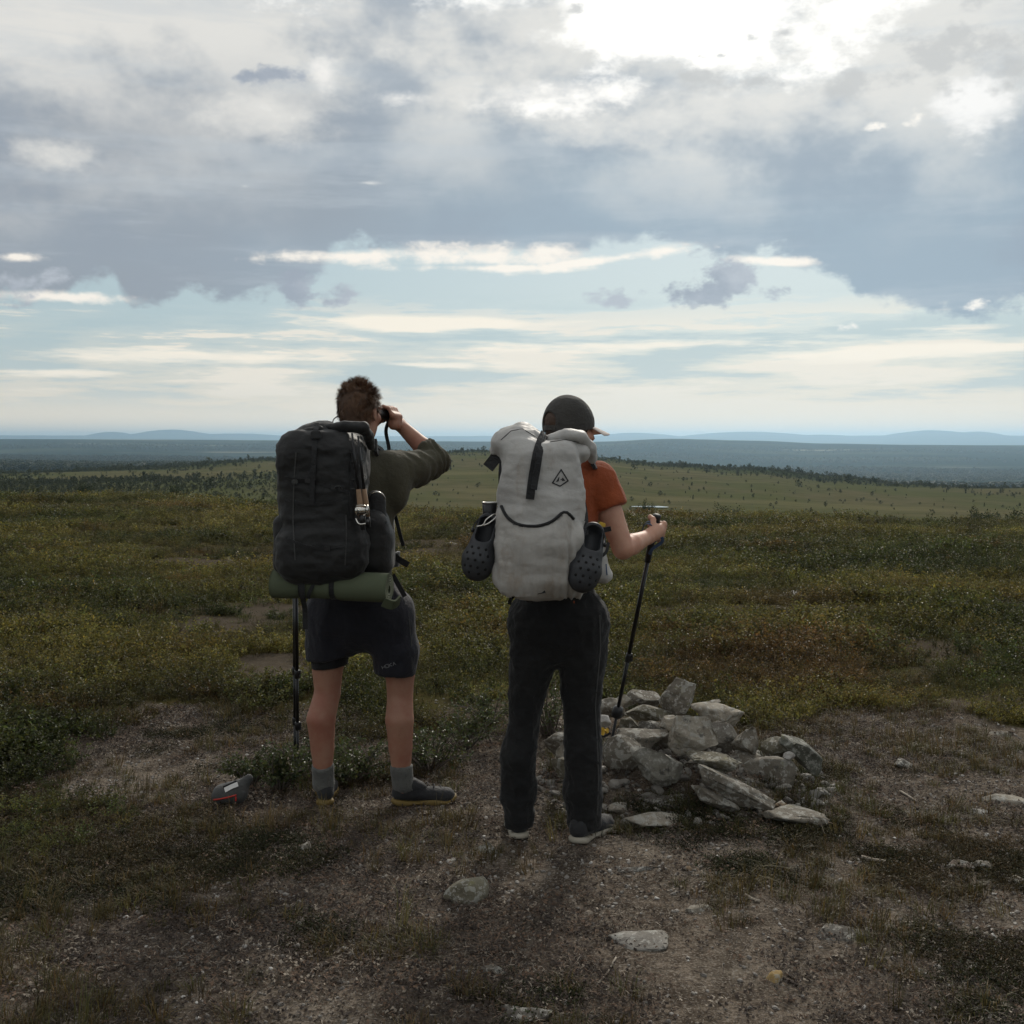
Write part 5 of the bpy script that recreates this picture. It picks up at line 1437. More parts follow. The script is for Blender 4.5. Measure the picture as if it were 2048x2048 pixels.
# black pouch hooked above the pocket
v = Vol(p_(750, 1020, .02) - .16, p_(750, 1020, .02) + .16, .006)
v.chain([(p_(752, 1000, .03), .040), (p_(750, 1040, .02), .046)], .02, (A3(0, 1, 0), .7))
po = empty('pouch', p_(750, 1060, .02), 'small black pouch with white marks hooked on the right of the black backpack', 'pouch')
o_, V, Q = solid(v, 'pouch_body', M['strap'], po, 2, [dict(amp=.003, scale=18, seed=2)])
SKQ = Skin((V, Q))
for px_, py_ in ((769, 1036), (769, 1041), (764, 1045), (768, 1046)):
    h0, n0 = SKQ.hit(px_, py_, .002)
    if h0 is not None: boxpart('white_mark', h0, (.0035, .0015, .0035), M['print_white'], po)
tube('clip', [p_(738, 993, -.03), p_(745, 986, -.04), p_(756, 984, -.04), p_(766, 990, -.03), p_(770, 998, -.01)], .0028, M['metal'], po, 6, 5)

# rolled green sleeping mat strapped under the pack
YM = YP - .03
mL, mR = at(548, 1168, YM + .02), at(779, 1177, YM - .06)
md_ = (mR - mL) / np.linalg.norm(mR - mL); rM = .0585
fm = empty('sleeping_mat', (mL + mR) / 2 - A3(0, 0, rM), 'rolled olive green foam sleeping mat strapped under the black backpack', 'sleeping mat')
uu = np.cross(md_, A3(0, 0, 1)); uu /= np.linalg.norm(uu); ww = np.cross(uu, md_)
def mat_rad(t):                               # the straps pinch the roll
    return 1 - .13 * math.exp(-((t - .27) / .035) ** 2) - .16 * math.exp(-((t - .535) / .035) ** 2) - .10 * math.exp(-((t - .40) / .16) ** 2)
vs, fs = [], []; NS, NT = 46, 110
turns = 4.6
spiral = [(q / (NT - 1)) for q in range(NT)]
for i in range(NS):
    t = i / (NS - 1); cc_ = mL + (mR - mL) * t
    for q in spiral:
        th = q * turns * 2 * math.pi; rr_ = (.010 + (rM - .014) * q) * mat_rad(t)
        for e in (0, .0088):
            vs.append(cc_ + uu * (rr_ + e) * math.cos(th) + ww * (rr_ + e) * math.sin(th))
st_ = NT * 2
for i in range(NS - 1):
    for q in range(NT - 1):
        a0 = i * st_ + q * 2
        fs.append([a0 + 1, a0 + 3, a0 + 3 + st_, a0 + 1 + st_]); fs.append([a0, a0 + st_, a0 + 2 + st_, a0 + 2])
    a0 = i * st_ + (NT - 1) * 2; fs.append([a0, a0 + 1, a0 + 1 + st_, a0 + st_])
for i in (0, NS - 1):
    for q in range(NT - 1):
        a0 = i * st_ + q * 2; f = [a0, a0 + 2, a0 + 3, a0 + 1]; fs.append(f if i else f[::-1])
roll = mesh_obj('foam_roll', np.array(vs), fs, M['mat'], fm)
for t in (.27, .535):
    c0 = mL + (mR - mL) * t
    rg = rM * mat_rad(t) + .004
    ring = [c0 + (uu * math.cos(q) + ww * math.sin(q)) * rg for q in np.linspace(0, 2 * math.pi, 33)]
    ribbon('strap', ring, .020, .002, M['strap'], fm, np.array([(x_ - c0) / np.linalg.norm(x_ - c0) for x_ in ring]), 1)
c0 = mL + (mR - mL) * .27
ribbon('strap_tail', [c0 + A3(.0, -.062, .03), c0 + A3(.003, -.068, -.03), c0 + A3(.006, -.03, -.09), c0 + A3(.008, -.03, -.17)], .020, .002, M['strap'], fm, (0, -1, 0), 5)
ribbon('strap_tail', [c0 + A3(.05, -.062, .02), c0 + A3(.03, -.066, -.02), c0 + A3(.025, -.055, -.045)], .014, .002, M['strap'], fm, (0, -1, 0), 5)
tail = [mR + A3(-.05, .02, -.05), mR + A3(.0, -.0, -.062), mR + A3(.030, .01, -.052), mR + A3(.036, .03, -.035)]
ribbon('loose_edge', [mR + A3(-.02, -.03, -.045), mR + A3(.015, -.02, -.058), mR + A3(.035, .01, -.045)], .045, .008, M['mat'], fm, (0, -.8, -.5), 5)

# pair of poles standing behind the legs
for k, (tx, bx_, by_) in enumerate(((591, 596, 1545), (589, 590, 1530))):
    base_ = A3(*gp(bx_, by_), 0); base_[2] = tz(base_[0], base_[1]) + .005
    top_ = at(tx, 1090, base_[1] - .28)
    pz = empty('trekking_pole', base_, ['black trekking pole planted upright beside the bare legs, nearer of the pair', 'black trekking pole planted upright beside the bare legs, farther of the pair'][k], 'trekking pole', 'trekking poles')
    pole(pz, top_, base_, .24)

# ------------------------------------------------------------------ the white backpack
YW = YB - .28
q_ = lambda px, py, d=0.0: at(px, py, YW + d)
wk = empty('backpack', q_(1085, 1198), 'worn white roll-top backpack with a black strap and diamond emblem', 'backpack', 'loaded hiking backpacks')
v = Vol(A3(-.12, YW - .26, .95), A3(.40, YW + .28, 1.66), .0065)
v.box(q_(1082, 968, .0), (.142, .125, .175), .075, .03)
v.box(q_(1080, 1040, .0), (.140, .130, .16), .08, .05)
v.box(q_(1077, 1115, -.015), (.142, .14, .135), .085, .04)
v.chain([(q_(1050, 1140, .0), .10), (q_(1115, 1140, .02), .105)], .04, (A3(0, 1, 0), 1.2))
v.box(q_(1150, 1130, .07), (.045, .08, .085), .04, .05)
v.chain([(q_(1010, 888, .0), .046), (q_(1045, 876, .01), .050), (q_(1080, 884, .0), .038)], .025, (A3(0, 1, 0), 1.7))
v.chain([(q_(1095, 888, .0), .036), (q_(1130, 892, .02), .046), (q_(1160, 905, .02), .038)], .025, (A3(0, 1, 0), 1.7))
v.ball(q_(1092, 850, -.05), (.020, .06, .035), .03, None, 'sub')
V, Q = v.mesh(); V = relax(V, Q, 3)
low_ = npstep(q_(0, 1030)[2], q_(0, 1060)[2], V[:, 2])
V = wrinkle(V, Q, .019, 5.0, 81, 2, (1, 1, .9)); V = wrinkle(V, Q, .0065, 11, 85, 2, (.6, 1, 1.5)); V = wrinkle(V, Q, .0022, 30, 88, 2, (.7, 1, 1.4))
n = vnormals(V, Q); V = V + n * (low_ * .004 * np.sin(V[:, 0] * 120 + 3 * fbm(V * 8, 9, 2)) * npstep(q_(1110, 0)[0], q_(1135, 0)[0], V[:, 0]))[:, None]
mesh_obj('main_bag', V, Q, M['white'], wk); WV, WQ = V, Q
# lower front pocket: a looser layer of cloth over the bag, gathered in upright folds
wn = vnormals(WV, WQ)
ppx = 1024 + WV[:, 0] / (K * WV[:, 1]); ppy = HY + (CAMZ - WV[:, 2]) / (K * WV[:, 1])
lim = np.interp(ppx, [960, 1004, 1012, 1028, 1050, 1075, 1100, 1116, 1126, 1134, 1146, 1200], [1012, 1012, 1030, 1046, 1053, 1053, 1046, 1034, 1021, 1024, 1038, 1040])
selv = (ppy > lim + 1) & (wn[:, 1] < .15) & (ppy < 1190)
sq = WQ[selv[WQ].all(1)]
use = np.unique(sq); remap = np.full(len(WV), -1); remap[use] = np.arange(len(use))
depth_ = npstep(0, 26, ppy[use] - lim[use])
fold = .0045 * np.sin(ppx[use] * .42 + 2.5 * fbm(WV[use] * 7, 93, 2)) * (.35 + .65 * npstep(1090, 1135, ppx[use])) + .007 * fbm(WV[use] * A3(9, 9, 5), 95, 2)
PV = WV[use] + wn[use] * (.0035 + .009 * depth_ + fold * depth_)[:, None]
mesh_obj('front_pocket', PV, remap[sq], M['white_pocket'], wk)
# the rolled top closure folding down at the right
v = Vol(A3(-.12, YW - .26, 1.30), A3(.46, YW + .30, 1.68), .006)
v.chain([(q_(1100, 878, -.03), .019), (q_(1135, 870, -.02), .024), (q_(1160, 874, .0), .026), (q_(1178, 896, .05), .025), (q_(1186, 920, .09), .016)], .015, (A3(0, 1, 0), 1.5))
v.chain([(q_(992, 900, .02), .024), (q_(1010, 870, .02), .026), (q_(1040, 860, .02), .024), (q_(1078, 874, -.02), .018)], .015, (A3(0, 1, 0), 1.5))
o_, V, Q = solid(v, 'roll_top', M['white'], wk, 2, [dict(amp=.0065, scale=15, seed=17), dict(amp=.002, scale=45, seed=19)])
SKW = Skin((WV, WQ), (V, Q), (PV, remap[sq]))
# lower stretch pocket with its black binding
Pp = [(1004, 1012), (1012, 1030), (1028, 1046), (1050, 1053), (1075, 1053), (1100, 1046), (1116, 1034), (1126, 1021), (1134, 1024), (1146, 1038)]
P, N = SKW.path(Pp, .004, 6)
for _ in range(2): P[1:-1] = (P[:-2] + 2 * P[1:-1] + P[2:]) / 4
tube('pocket_binding', P, .0058, M['strap'], wk, 8)
strap_on('top_strap', SKW, [(1084, 870), (1078, 888), (1070, 920), (1064, 960), (1059, 998)], .030, .003, M['strap'], wk, .010)
strap_on('top_strap', SKW, [(1084, 874), (1079, 892), (1073, 940), (1066, 980)], .022, .003, M['strap'], wk, .015)
h0, n0 = SKW.hit(1084, 876, .008); bb = boxpart('buckle', h0, (.017, .008, .010), M['buckle'], wk)
tube('roll_edge', SKW.path([(1002, 880), (1022, 862), (1045, 858), (1068, 872), (1082, 884)], .001, 8)[0], .0014, M['grey_fabric'], wk, 6)
tube('roll_edge', SKW.path([(1100, 884), (1130, 880), (1158, 884)], .001, 8)[0], .0014, M['grey_fabric'], wk, 6)
# emblem: outlined kite with a peak in it
def emblem_pt(zx, zy): return SKW.hit(1080 + zx * 80 / 1932, 920 + zy * 80 / 1932, .0022)[0]
kite = [(1020, 470), (1345, 1005), (960, 1265), (600, 1100)]
vs, fs = [], []
def stroke(pts, wz):
    for A0, A1 in zip(pts[:-1], pts[1:]):
        A0, A1 = np.array(A0, float), np.array(A1, float); t_ = A1 - A0; L_ = np.linalg.norm(t_); nn_ = np.array([-t_[1], t_[0]]) / L_ * wz / 2; t_ = t_ / L_ * wz / 2
        m_ = 5; i = len(vs)
        for k in range(m_ + 1):
            q = A0 - t_ + (A1 - A0 + 2 * t_) * k / m_
            vs.extend([emblem_pt(*(q - nn_)), emblem_pt(*(q + nn_))])
        for k in range(m_): fs.append([i + 2 * k, i + 2 * k + 1, i + 2 * k + 3, i + 2 * k + 2])
stroke(kite + [kite[0]], 58)
for tri in (((940, 800), (760, 1060), (905, 1030)), ((905, 830), (820, 960), (900, 1000)), ((1085, 830), (1045, 1020), (1215, 1000)), ((1085, 840), (1040, 930), (1120, 940)), ((960, 960), (1030, 900), (1050, 960))):
    i = len(vs); vs += [emblem_pt(*t_) for t_ in tri]; fs.append([i, i + 1, i + 2])
mesh_obj('emblem', np.array(vs), fs, M['print_black'], wk, smooth=False)
# straps at the sides
ribbon('side_strap', [q_(1004, 920, -.02), q_(1002, 950, -.03), q_(1003, 985, -.03), q_(1005, 1015, -.05)], .018, .003, M['strap'], wk, (-.4, -1, 0), 5)
ribbon('side_flap', [q_(1003, 902, .0), q_(990, 918, .01), q_(976, 936, .01)], .045, .003, M['strap'], wk, (-.2, -1, .3), 3)
ribbon('side_strap', [q_(1003, 1085, -.02), q_(992, 1072, .0), q_(980, 1062, .02)], .012, .002, M['strap'], wk, (-.4, -1, 0), 3)
for px_, py_, hh in ((1004, 1143, .010), (990, 1152, .012)): boxpart('strap_end', q_(px_, py_, -.03), (.005, .003, hh), M['strap'], wk, roty(-.3))
ribbon('side_strap', [q_(1160, 985, -.02), q_(1152, 1010, -.07), q_(1148, 1040, -.10), q_(1158, 1075, -.13)], .016, .003, M['strap'], wk, (.3, -1, 0), 5)
ribbon('side_strap', [q_(1158, 982, .0), q_(1168, 1010, -.02), q_(1172, 1040, -.06), q_(1172, 1070, -.09)], .016, .003, M['strap'], wk, (.3, -1, 0), 5)
ribbon('shoulder_strap', [b_(1180, 925, -.09), b_(1186, 930, .0), b_(1190, 945, .08), b_(1188, 975, .13)], .055, .012, M['strap'], wk, (.5, -.8, .4), 5)
ribbon('load_lifter', [q_(1178, 900, .10), b_(1184, 930, -.04), b_(1182, 960, -.02), b_(1178, 1010, -.06)], .014, .002, M['strap'], wk, (.3, -1, .2), 5)
ribbon('hip_belt', [q_(1168, 1150, .12), b_(1200, 1148, .02), b_(1206, 1146, .12)], .055, .012, M['white'], wk, (.7, -.7, 0), 5)
ribbon('belt_hook', [q_(1058, 1204, -.06), q_(1062, 1188, -.10), q_(1075, 1183, -.13), q_(1090, 1180, -.14)], .020, .003, M['strap'], wk, (0, -1, .2), 4)
ribbon('belt_hook', [q_(1026, 1192, .0), q_(1021, 1200, -.01), q_(1019, 1208, .0)], .014, .003, M['strap'], wk, (0, -1, .2), 3)
v = Vol(b_(1206, 1118, -.07) - .13, b_(1206, 1118, -.07) + .13, .005)
v.chain([(b_(1198, 1085, -.06), .024), (b_(1200, 1120, -.07), .027), (b_(1204, 1148, -.07), .034)], .02, (A3(0, 1, 0), 1.1))
v.ball(b_(1211, 1150, -.06), (.024, .04, .028), .02)
V, Q = v.mesh(); V = wrinkle(relax(V, Q, 2), Q, .004, 22, 91); bp = mesh_obj('belt_pouch', V, Q, M['white'], wk)
ribbon('pouch_strap', [b_(1188, 1120, -.11), b_(1200, 1114, -.112), b_(1212, 1104, -.10), b_(1217, 1085, -.08)], .012, .002, M['strap'], bp, (.2, -1, 0), 5)
ribbon('zip', [b_(1212, 1128, -.10), b_(1213, 1142, -.108), b_(1214, 1150, -.108)], .004, .002, M['blue'], bp, (.2, -1, 0), 3)
boxpart('yellow_tab', q_(1204, 1049, .03), (.013, .006, .008), M['yellow'], wk, roty(.3))
ribbon('strap_end', [q_(1190, 1060, .0), q_(1206, 1060, .0), q_(1222, 1057, .0)], .018, .003, M['strap'], wk, (0, -1, 0), 3)

# clogs hung on both sides of the white pack
def clog(label, toe, heel, face, seed, twist=0):
    """a foam clog; toe and heel are the ends of its sole line, face is the way its upper looks"""
    ax_ = toe - heel; L_ = np.linalg.norm(ax_); ax_ /= L_
    n_ = np.asarray(face, float); n_ -= ax_ * (n_ @ ax_); n_ /= np.linalg.norm(n_); s_ = np.cross(ax_, n_)
    Mx = np.stack([s_, ax_, n_], 1)
    g = lambda x, y, z: heel + Mx @ A3(x, y, z)
    c0 = g(0, L_ / 2, .02)
    v = Vol(c0 - .19, c0 + .19, .0042)
    v.chain([(g(0, .040, .030), .042), (g(0, L_ * .45, .034), .049), (g(.004, L_ * .68, .034), .061), (g(.004, L_ - .060, .030), .057)], .02, (n_, .95))
    v.keep(g(0, 0, -.004), -n_, .006)
    v.box(g(0, .062, .075), (.028, .050, .040), .02, .008, Mx, 'sub')
    v.cone(g(0, .05, .034), g(0, L_ * .62, .036), .029, .034, .01, None, 'sub')
    holes = [(x_, y_) for y_, xs in ((.54, (-.026, 0, .026)), (.63, (-.038, -.013, .013, .038)), (.72, (-.028, 0, .028)), (.81, (-.038, -.013, .013, .038)), (.89, (-.018, .018))) for x_ in xs]
    o_, V, Q = solid(v, 'clog', M['croc'], None, 1, loc=heel)
    sk = BVHTree.FromPolygons([Vector(q) for q in V], Q.tolist())
    tag(o_, label, 'clog', 'foam clogs hung on the white backpack')
    for x_, y_ in holes:
        st = Vector(g(x_, L_ * y_, .16)); p, nn_, i_, dd = sk.ray_cast(st, Vector(-n_))
        if p is None: continue
        p = np.array(p); nn_ = np.array(nn_)
        nn_ = nn_ if nn_ @ n_ > 0 else -nn_
        V2, F2 = tube_vf([p - nn_ * .002, p + nn_ * .0012], [.0052, .0052], 10); mesh_obj('vent_shade', V2, F2, M['hole_shade'], o_)  # dark disc on the uncut upper, standing in for a vent's shaded inside
    ring = [g(.047 * math.cos(t), .045 + .062 * -abs(math.sin(t)) + .03, .046 + .0 * t) for t in np.linspace(0, math.pi, 15)]
    ribbon('heel_band', ring, .018, .004, M['croc'], o_, np.array([n_] * 15) * .2 + np.array([(r_ - g(0, .07, .046)) for r_ in ring]) * 20, 1)
    for q in (-1, 1):
        V2, F2 = tube_vf([g(q * .044, .075, .046), g(q * .052, .075, .046)], .008, 12); mesh_obj('rivet', V2, F2, M['buckle'], o_)
    return o_
clog('charcoal foam clog hanging toe down on the left of the white backpack', q_(953, 1166, -.03), q_(986, 1030, .02), A3(-.25, -1, .1), 1)
clog('charcoal foam clog hanging toe down on the right of the white backpack', q_(1158, 1190, -.12), q_(1186, 1050, -.03), A3(.10, -1, .1), 2)
# metal mug and snap hook above the left clog
mg = empty('metal_mug', q_(978, 1030, .0), 'small shiny metal mug tucked above the clog left of the white backpack', 'mug')
c0 = q_(979, 1012, .01)
V, F = tube_vf([c0 + A3(0, 0, -.055), c0 + A3(0, 0, -.05), c0 + A3(0, -.004, .012), c0 + A3(0, -.004, .013), c0 + A3(0, 0, -.045)], [.016, .022, .027, .0245, .020], 20, False)
mesh_obj('cup', V, F, M['buckle'], mg)
rim = [c0 + A3(.027 * math.cos(t), .027 * math.sin(t) - .004, .013) for t in np.linspace(0, 2 * math.pi, 25)]
tube('rim', rim, .0022, M['metal'], mg, 6)
tube('handle', [c0 + A3(.026, -.01, .005), c0 + A3(.034, -.016, -.01), c0 + A3(.030, -.014, -.035), c0 + A3(.02, -.012, -.042)], .0022, M['metal'], mg, 6, 5)
sh = tube('snap_hook', [q_(953, 1053, -.07), q_(966, 1050, -.075), q_(972, 1040, -.075), q_(982, 1032, -.07), q_(990, 1028, -.06), q_(992, 1034, -.06), q_(978, 1046, -.07), q_(966, 1051, -.075)], .0026, M['metal'], None, 6, 5)
tag(sh, 'thin silver snap hook holding the clog left of the white backpack', 'snap hook')

# ------------------------------------------------------------------ stones
m, nt, b, out = new_mat('lichened_stone')
oi = nt.nodes.new('ShaderNodeObjectInfo'); oc = objcoord(nt)
ad = nt.nodes.new('ShaderNodeVectorMath'); ad.operation = 'ADD'; nt.links.new(oc, ad.inputs[0])
sc_ = nt.nodes.new('ShaderNodeVectorMath'); sc_.operation = 'SCALE'; sc_.inputs['Scale'].default_value = 40; nt.links.new(oi.outputs['Location'], sc_.inputs[0]); nt.links.new(sc_.outputs[0], ad.inputs[1])
pv_ = ad.outputs[0]
s1_ = noise(pv_, 11, 6, .65); s2_ = noise(mapping(pv_, (1, 1, 1), (5, 3, 8)), 46, 5, .7); s3_ = noise(mapping(pv_, (1, .5, 4), (1, 8, 2), (.5, .3, 0)), 9, 4, .6)
base_ = oi.outputs['Color']
cc = cmix(sstep(.35, .65, s1_), cmix(1.0, base_, (.62, .60, .58), 'MULTIPLY'), base_)
cc = cmix(sstep(.45, .6, s3_) * .35, cc, cmix(1.0, base_, (.55, .52, .47), 'MULTIPLY'))
cc = cmix(sstep(.54, .62, s2_) * .6, cc, (.44, .425, .385))
cc = cmix(sstep(.55, .60, noise(mapping(pv_, (1, 1, 1), (3, 9, 1)), 26, 3, .55)) * .55, cc, (.36, .355, .32))
cc = cmix(sstep(.58, .70, noise(mapping(pv_, (1, 1, 1), (9, 1, 4)), 20, 5, .7)) * .8, cc, (.050, .047, .042))
cc = cmix(sstep(.62, .72, noise(mapping(pv_, (1, 1, 1), (2, 6, 4)), 14, 4, .6)) * .5, cc, (.20, .19, .085))
setin(nt, b, 'Base Color', cc); setin(nt, b, 'Roughness', .85); setin(nt, b, 'Specular IOR Level', .25)
bump(nt, b, s2_ + s1_ * .6, .6, .012)
STONE = m
GREY, PALE, OLIVE, TAN, DARK = (.195, .176, .144), (.31, .28, .23), (.165, .152, .112), (.30, .22, .145), (.130, .120, .105)
def stone(px, py, wpx, hpx, Y, label, depth=.8, rot=0.0, seed=None, col=GREY, cut=(.34, .66), planes=15, amp=.075, yaw=None, sub=4, group=None, sink=0.0, name='stone', tilt=0.0):
    """a stone of the given outline (width and height in photo pixels at distance Y), its long axis turned by rot in the picture plane"""
    seed = seed if seed is not None else int(px * 7 + py * 13) % 9973
    v, f = rock_shape(seed, sub, planes, amp, (1, 1, 1), cut)
    ext = v.max(0) - v.min(0); v = (v - (v.max(0) + v.min(0)) / 2) / ext * 2
    hw, hh = wpx * K * Y / 2, hpx * K * Y / 2
    v = v * A3(hw, max(hw, hh) * depth, hh)
    v = v @ (roty(rot) @ rotx(tilt)).T
    c0 = at(px, py, Y)
    zz = v[:, 2].min()
    base = A3(c0[0], c0[1], c0[2] + zz)
    o = mesh_obj(name, v + c0, f, STONE, loc=base)
    k = 1 + .12 * math.sin(seed * 1.7); o.color = (col[0] * k, col[1] * k, col[2] * k, 1)
    tag(o, label, name, group)
    return o
Zx = lambda zx: 1060 + zx * 620 / 1932
Zy = lambda zy: 1320 + zy * 380 / 1184
ZS = 620 / 1932
CG = 'stones of the cairn'
def cs(x0, y0, x1, y1, Y, label, **k):
    return stone(Zx((x0 + x1) / 2), Zy((y0 + y1) / 2), (x1 - x0) * ZS, (y1 - y0) * ZS, Y, label, group=CG, **k)
def cslab(xc, yc, L_, T_, rot, Y, label, **k):
    return stone(Zx(xc), Zy(yc), L_ * ZS, T_ * ZS, Y, label, rot=rot, group=CG, **k)
cs(808, 108, 1042, 372, 5.34, 'upright grey block standing on top of the cairn', depth=.75, col=GREY, cut=(.46, .62), planes=11, sub=5, seed=11)
cs(995, 255, 1338, 445, 5.48, 'long pale stone behind and right of the upright top block of the cairn', col=PALE, depth=.6, seed=12)
cs(595, 272, 905, 385, 5.34, 'smooth oval grey stone left of the upright top block of the cairn', col=OLIVE, depth=.6, amp=.03, cut=(.55, .85), seed=13)
cs(605, 188, 815, 300, 5.60, 'pointed grey stone at the back of the cairn, left of the top block', col=GREY, seed=14)
cs(515, 208, 665, 285, 5.75, 'pale sliver of stone at the far back of the cairn', col=PALE, seed=15)
cs(420, 232, 605, 370, 5.60, 'speckled stone at the back left of the cairn beside the trekking pole', col=GREY, seed=16)
cs(555, 352, 695, 450, 5.22, 'small olive stone under the smooth oval stone of the cairn', col=OLIVE, seed=17)
cs(678, 383, 838, 468, 5.17, 'dark stone wedged in the middle of the cairn', col=DARK, seed=18)
cs(800, 348, 915, 450, 5.12, 'small pale cube-like stone in the middle of the cairn', col=PALE, seed=19)
cs(890, 370, 965, 430, 5.25, 'tiny grey stone behind the large tilted stone of the cairn', col=GREY, seed=20)
cs(858, 330, 1162, 590, 5.00, 'large pale tilted stone at the centre of the cairn', col=PALE, depth=.6, cut=(.38, .6), planes=11, sub=5, seed=211)
cs(1105, 383, 1300, 585, 5.22, 'brownish stone right behind the large tilted stone of the cairn', col=(.20, .185, .16), seed=22)
cs(1262, 413, 1420, 610, 5.12, 'pointed grey stone on the right side of the cairn', col=GREY, cut=(.3, .6), seed=23)
cs(540, 428, 865, 560, 5.05, 'long flat grey stone below the middle of the cairn', col=GREY, depth=.6, seed=24)
cs(445, 465, 725, 668, 4.95, 'broad grey stone on the left of the cairn behind the pole tip', col=GREY, depth=.7, seed=25)
cs(635, 538, 955, 790, 4.82, 'broad sloping stone at the front of the cairn with grass at its foot', col=(.255, .245, .21), depth=.6, cut=(.34, .6), sub=5, seed=26)
cslab(1145, 625, 335, 100, .12, 4.80, 'low olive slab at the front right of the cairn', col=OLIVE, seed=27)
cslab(1262, 805, 540, 130, .46, 4.66, 'long lichened slab slanting down at the front of the cairn', col=GREY, depth=.35, cut=(.42, .7), sub=5, seed=28)
cslab(1145, 868, 330, 95, .40, 4.64, 'short slab under the long slanting slab of the cairn', col=GREY, depth=.5, seed=29)
cslab(1632, 980, 430, 115, -.02, 4.60, 'flat grey slab lying in the grass at the right foot of the cairn', col=GREY, depth=.6, seed=30)
cs(1778, 992, 1892, 1040, 4.56, 'small tan stone by the flat slab at the right foot of the cairn', col=TAN, sub=3, seed=31)
cs(1438, 483, 1605, 610, 5.12, 'olive rounded stone half hidden in grass on the right of the cairn', col=OLIVE, amp=.03, cut=(.55, .85), seed=32)
cslab(1692, 575, 320, 130, .68, 5.00, 'smooth grey green boulder at the right end of the cairn', col=(.150, .155, .130), depth=.7, amp=.04, cut=(.42, .66), seed=331)
cs(478, 893, 608, 950, 4.72, 'small pale stone between the trouser leg and the cairn foot', col=PALE, sub=3, seed=34)
cslab(800, 1000, 440, 100, .10, 4.56, 'flat white flecked slab in the turf at the front foot of the cairn', col=PALE, depth=.5, seed=35)
cslab(880, 885, 390, 85, .05, 4.72, 'dark low slab sunk in the turf below the front of the cairn', col=DARK, depth=.5, seed=36)
cs(160, 512, 235, 618, 4.98, 'pale upright stone seen between the trouser legs', col=PALE, seed=37)
cs(132, 605, 240, 748, 4.85, 'rounded olive stone seen low between the trouser legs', col=OLIVE, seed=38)
cs(85, 440, 260, 615, 5.25, 'grey stone at the far left of the cairn seen between the trouser legs', col=GREY, seed=39)
cs(1498, 878, 1606, 935, 4.70, 'small tan stone behind the flat slab at the cairn foot', col=TAN, sub=3, seed=40)
cs(1095, 252, 1190, 305, 5.58, 'small knob of stone peeping over the long pale stone of the cairn', col=GREY, sub=3, seed=41)
cs(418, 342, 505, 425, 5.15, 'small white stone at the left edge of the cairn beside the trouser leg', col=(.48, .47, .45), sub=3, seed=42)
cs(1572, 570, 1655, 628, 4.92, 'little white stone among the grass on the cairn', col=(.50, .48, .46), sub=3, seed=43)
# hidden core the outer stones rest on
for k, (x0, y0, x1, y1, Y) in enumerate(((640, 400, 1000, 640, 5.25), (980, 400, 1300, 640, 5.3), (520, 520, 800, 760, 5.15), (900, 600, 1250, 820, 5.0), (1180, 560, 1520, 800, 5.1), (420, 560, 640, 760, 5.1), (1300, 600, 1640, 800, 5.0))):
    cs(x0, y0, x1, y1, Y, 'dark stone deep in the gaps of the cairn, hardly showing', col=GREY, sub=4, seed=60 + k)

# chips wedged between the stones
r = np.random.default_rng(12); n = 620
th = r.uniform(0, 6.28, n); rd = np.sqrt(r.uniform(0, 1, n)) * 1.05
x = CAIRN[0] + rd * .66 * np.cos(th); y = CAIRN[1] - .05 + rd * .55 * np.sin(th); s = .010 + .030 * r.uniform(0, 1, n) ** 2.2
keep_ = (x > .12); x, y, s, rd = x[keep_], y[keep_], s[keep_], rd[keep_]
q = r.uniform(0, 1, len(x))[:, None]; tint = np.array([.12, .11, .095]) * (1 - q) + np.array([.30, .28, .245]) * q
instancer('stone_chips', np.stack([x, y, terrain(x, y) + s * .25], 1), np.stack([r.normal(0, .5, len(x)), r.normal(0, .5, len(x)), r.uniform(0, 6.28, len(x))], 1), np.stack([s, s, s], 1), r.integers(0, 5, len(x)), tint, pebs, 'broken stone chips lying between and around the cairn stones')
FG = 'stones lying on the bare ground'
def gstone(px, py, wpx, hpx, label, col=GREY, sunk=.26, **k):
    """a stone lying on the ground, py is the row of its foot"""
    Y = ground_y(py) + .02
    x_, y_ = (px - 1024) * K * Y, Y
    dz = tz(x_, y_)
    o = stone(px, py - hpx * .42, wpx, hpx, Y, label, col=col, group=FG, **k)
    o.location.z += dz - hpx * K * Y * sunk
    return o
gstone(935, 1802, 92, 66, 'rounded grey green boulder on the bare ground below the two people', OLIVE, amp=.03, cut=(.6, .9), rot=-.35, seed=101)
gstone(972, 1708, 60, 30, 'flat grey stone just below the left shoe in charcoal trousers', GREY, seed=102)
gstone(1272, 1752, 100, 26, 'low grey slab sunk in the soil below the right shoe in charcoal trousers', DARK, depth=.6, sunk=0.50, seed=103)
gstone(1270, 1892, 140, 48, 'broad flat pale slab sunk in the soil near the bottom centre', (.25, .235, .21), depth=.7, sunk=0.52, seed=104)
gstone(1550, 1966, 40, 36, 'ochre yellow rounded stone at the bottom of the picture', (.34, .235, .10), sub=3, cut=(.55, .85), amp=.03, seed=105)
gstone(1400, 1828, 62, 28, 'pale flat stone on the soil right of the broad flat slab', PALE, sunk=0.45, seed=106)
gstone(1050, 2042, 110, 46, 'dark stone with white lichen at the very bottom edge', DARK, seed=107)
gstone(1375, 1752, 22, 22, 'small yellowish stone on the soil below the cairn', TAN, sub=3, seed=108)
gstone(2005, 1612, 110, 34, 'flat light grey slab at the right edge, larger of two', PALE, depth=.6, sunk=0.40, seed=109)
gstone(1958, 1636, 46, 18, 'small white flat stone left below the slab at the right edge', (.42, .41, .39), sub=3, seed=110)
gstone(2004, 1470, 66, 22, 'flat grey stone on the bare patch at the right under the heath edge', GREY, sunk=0.40, seed=111)
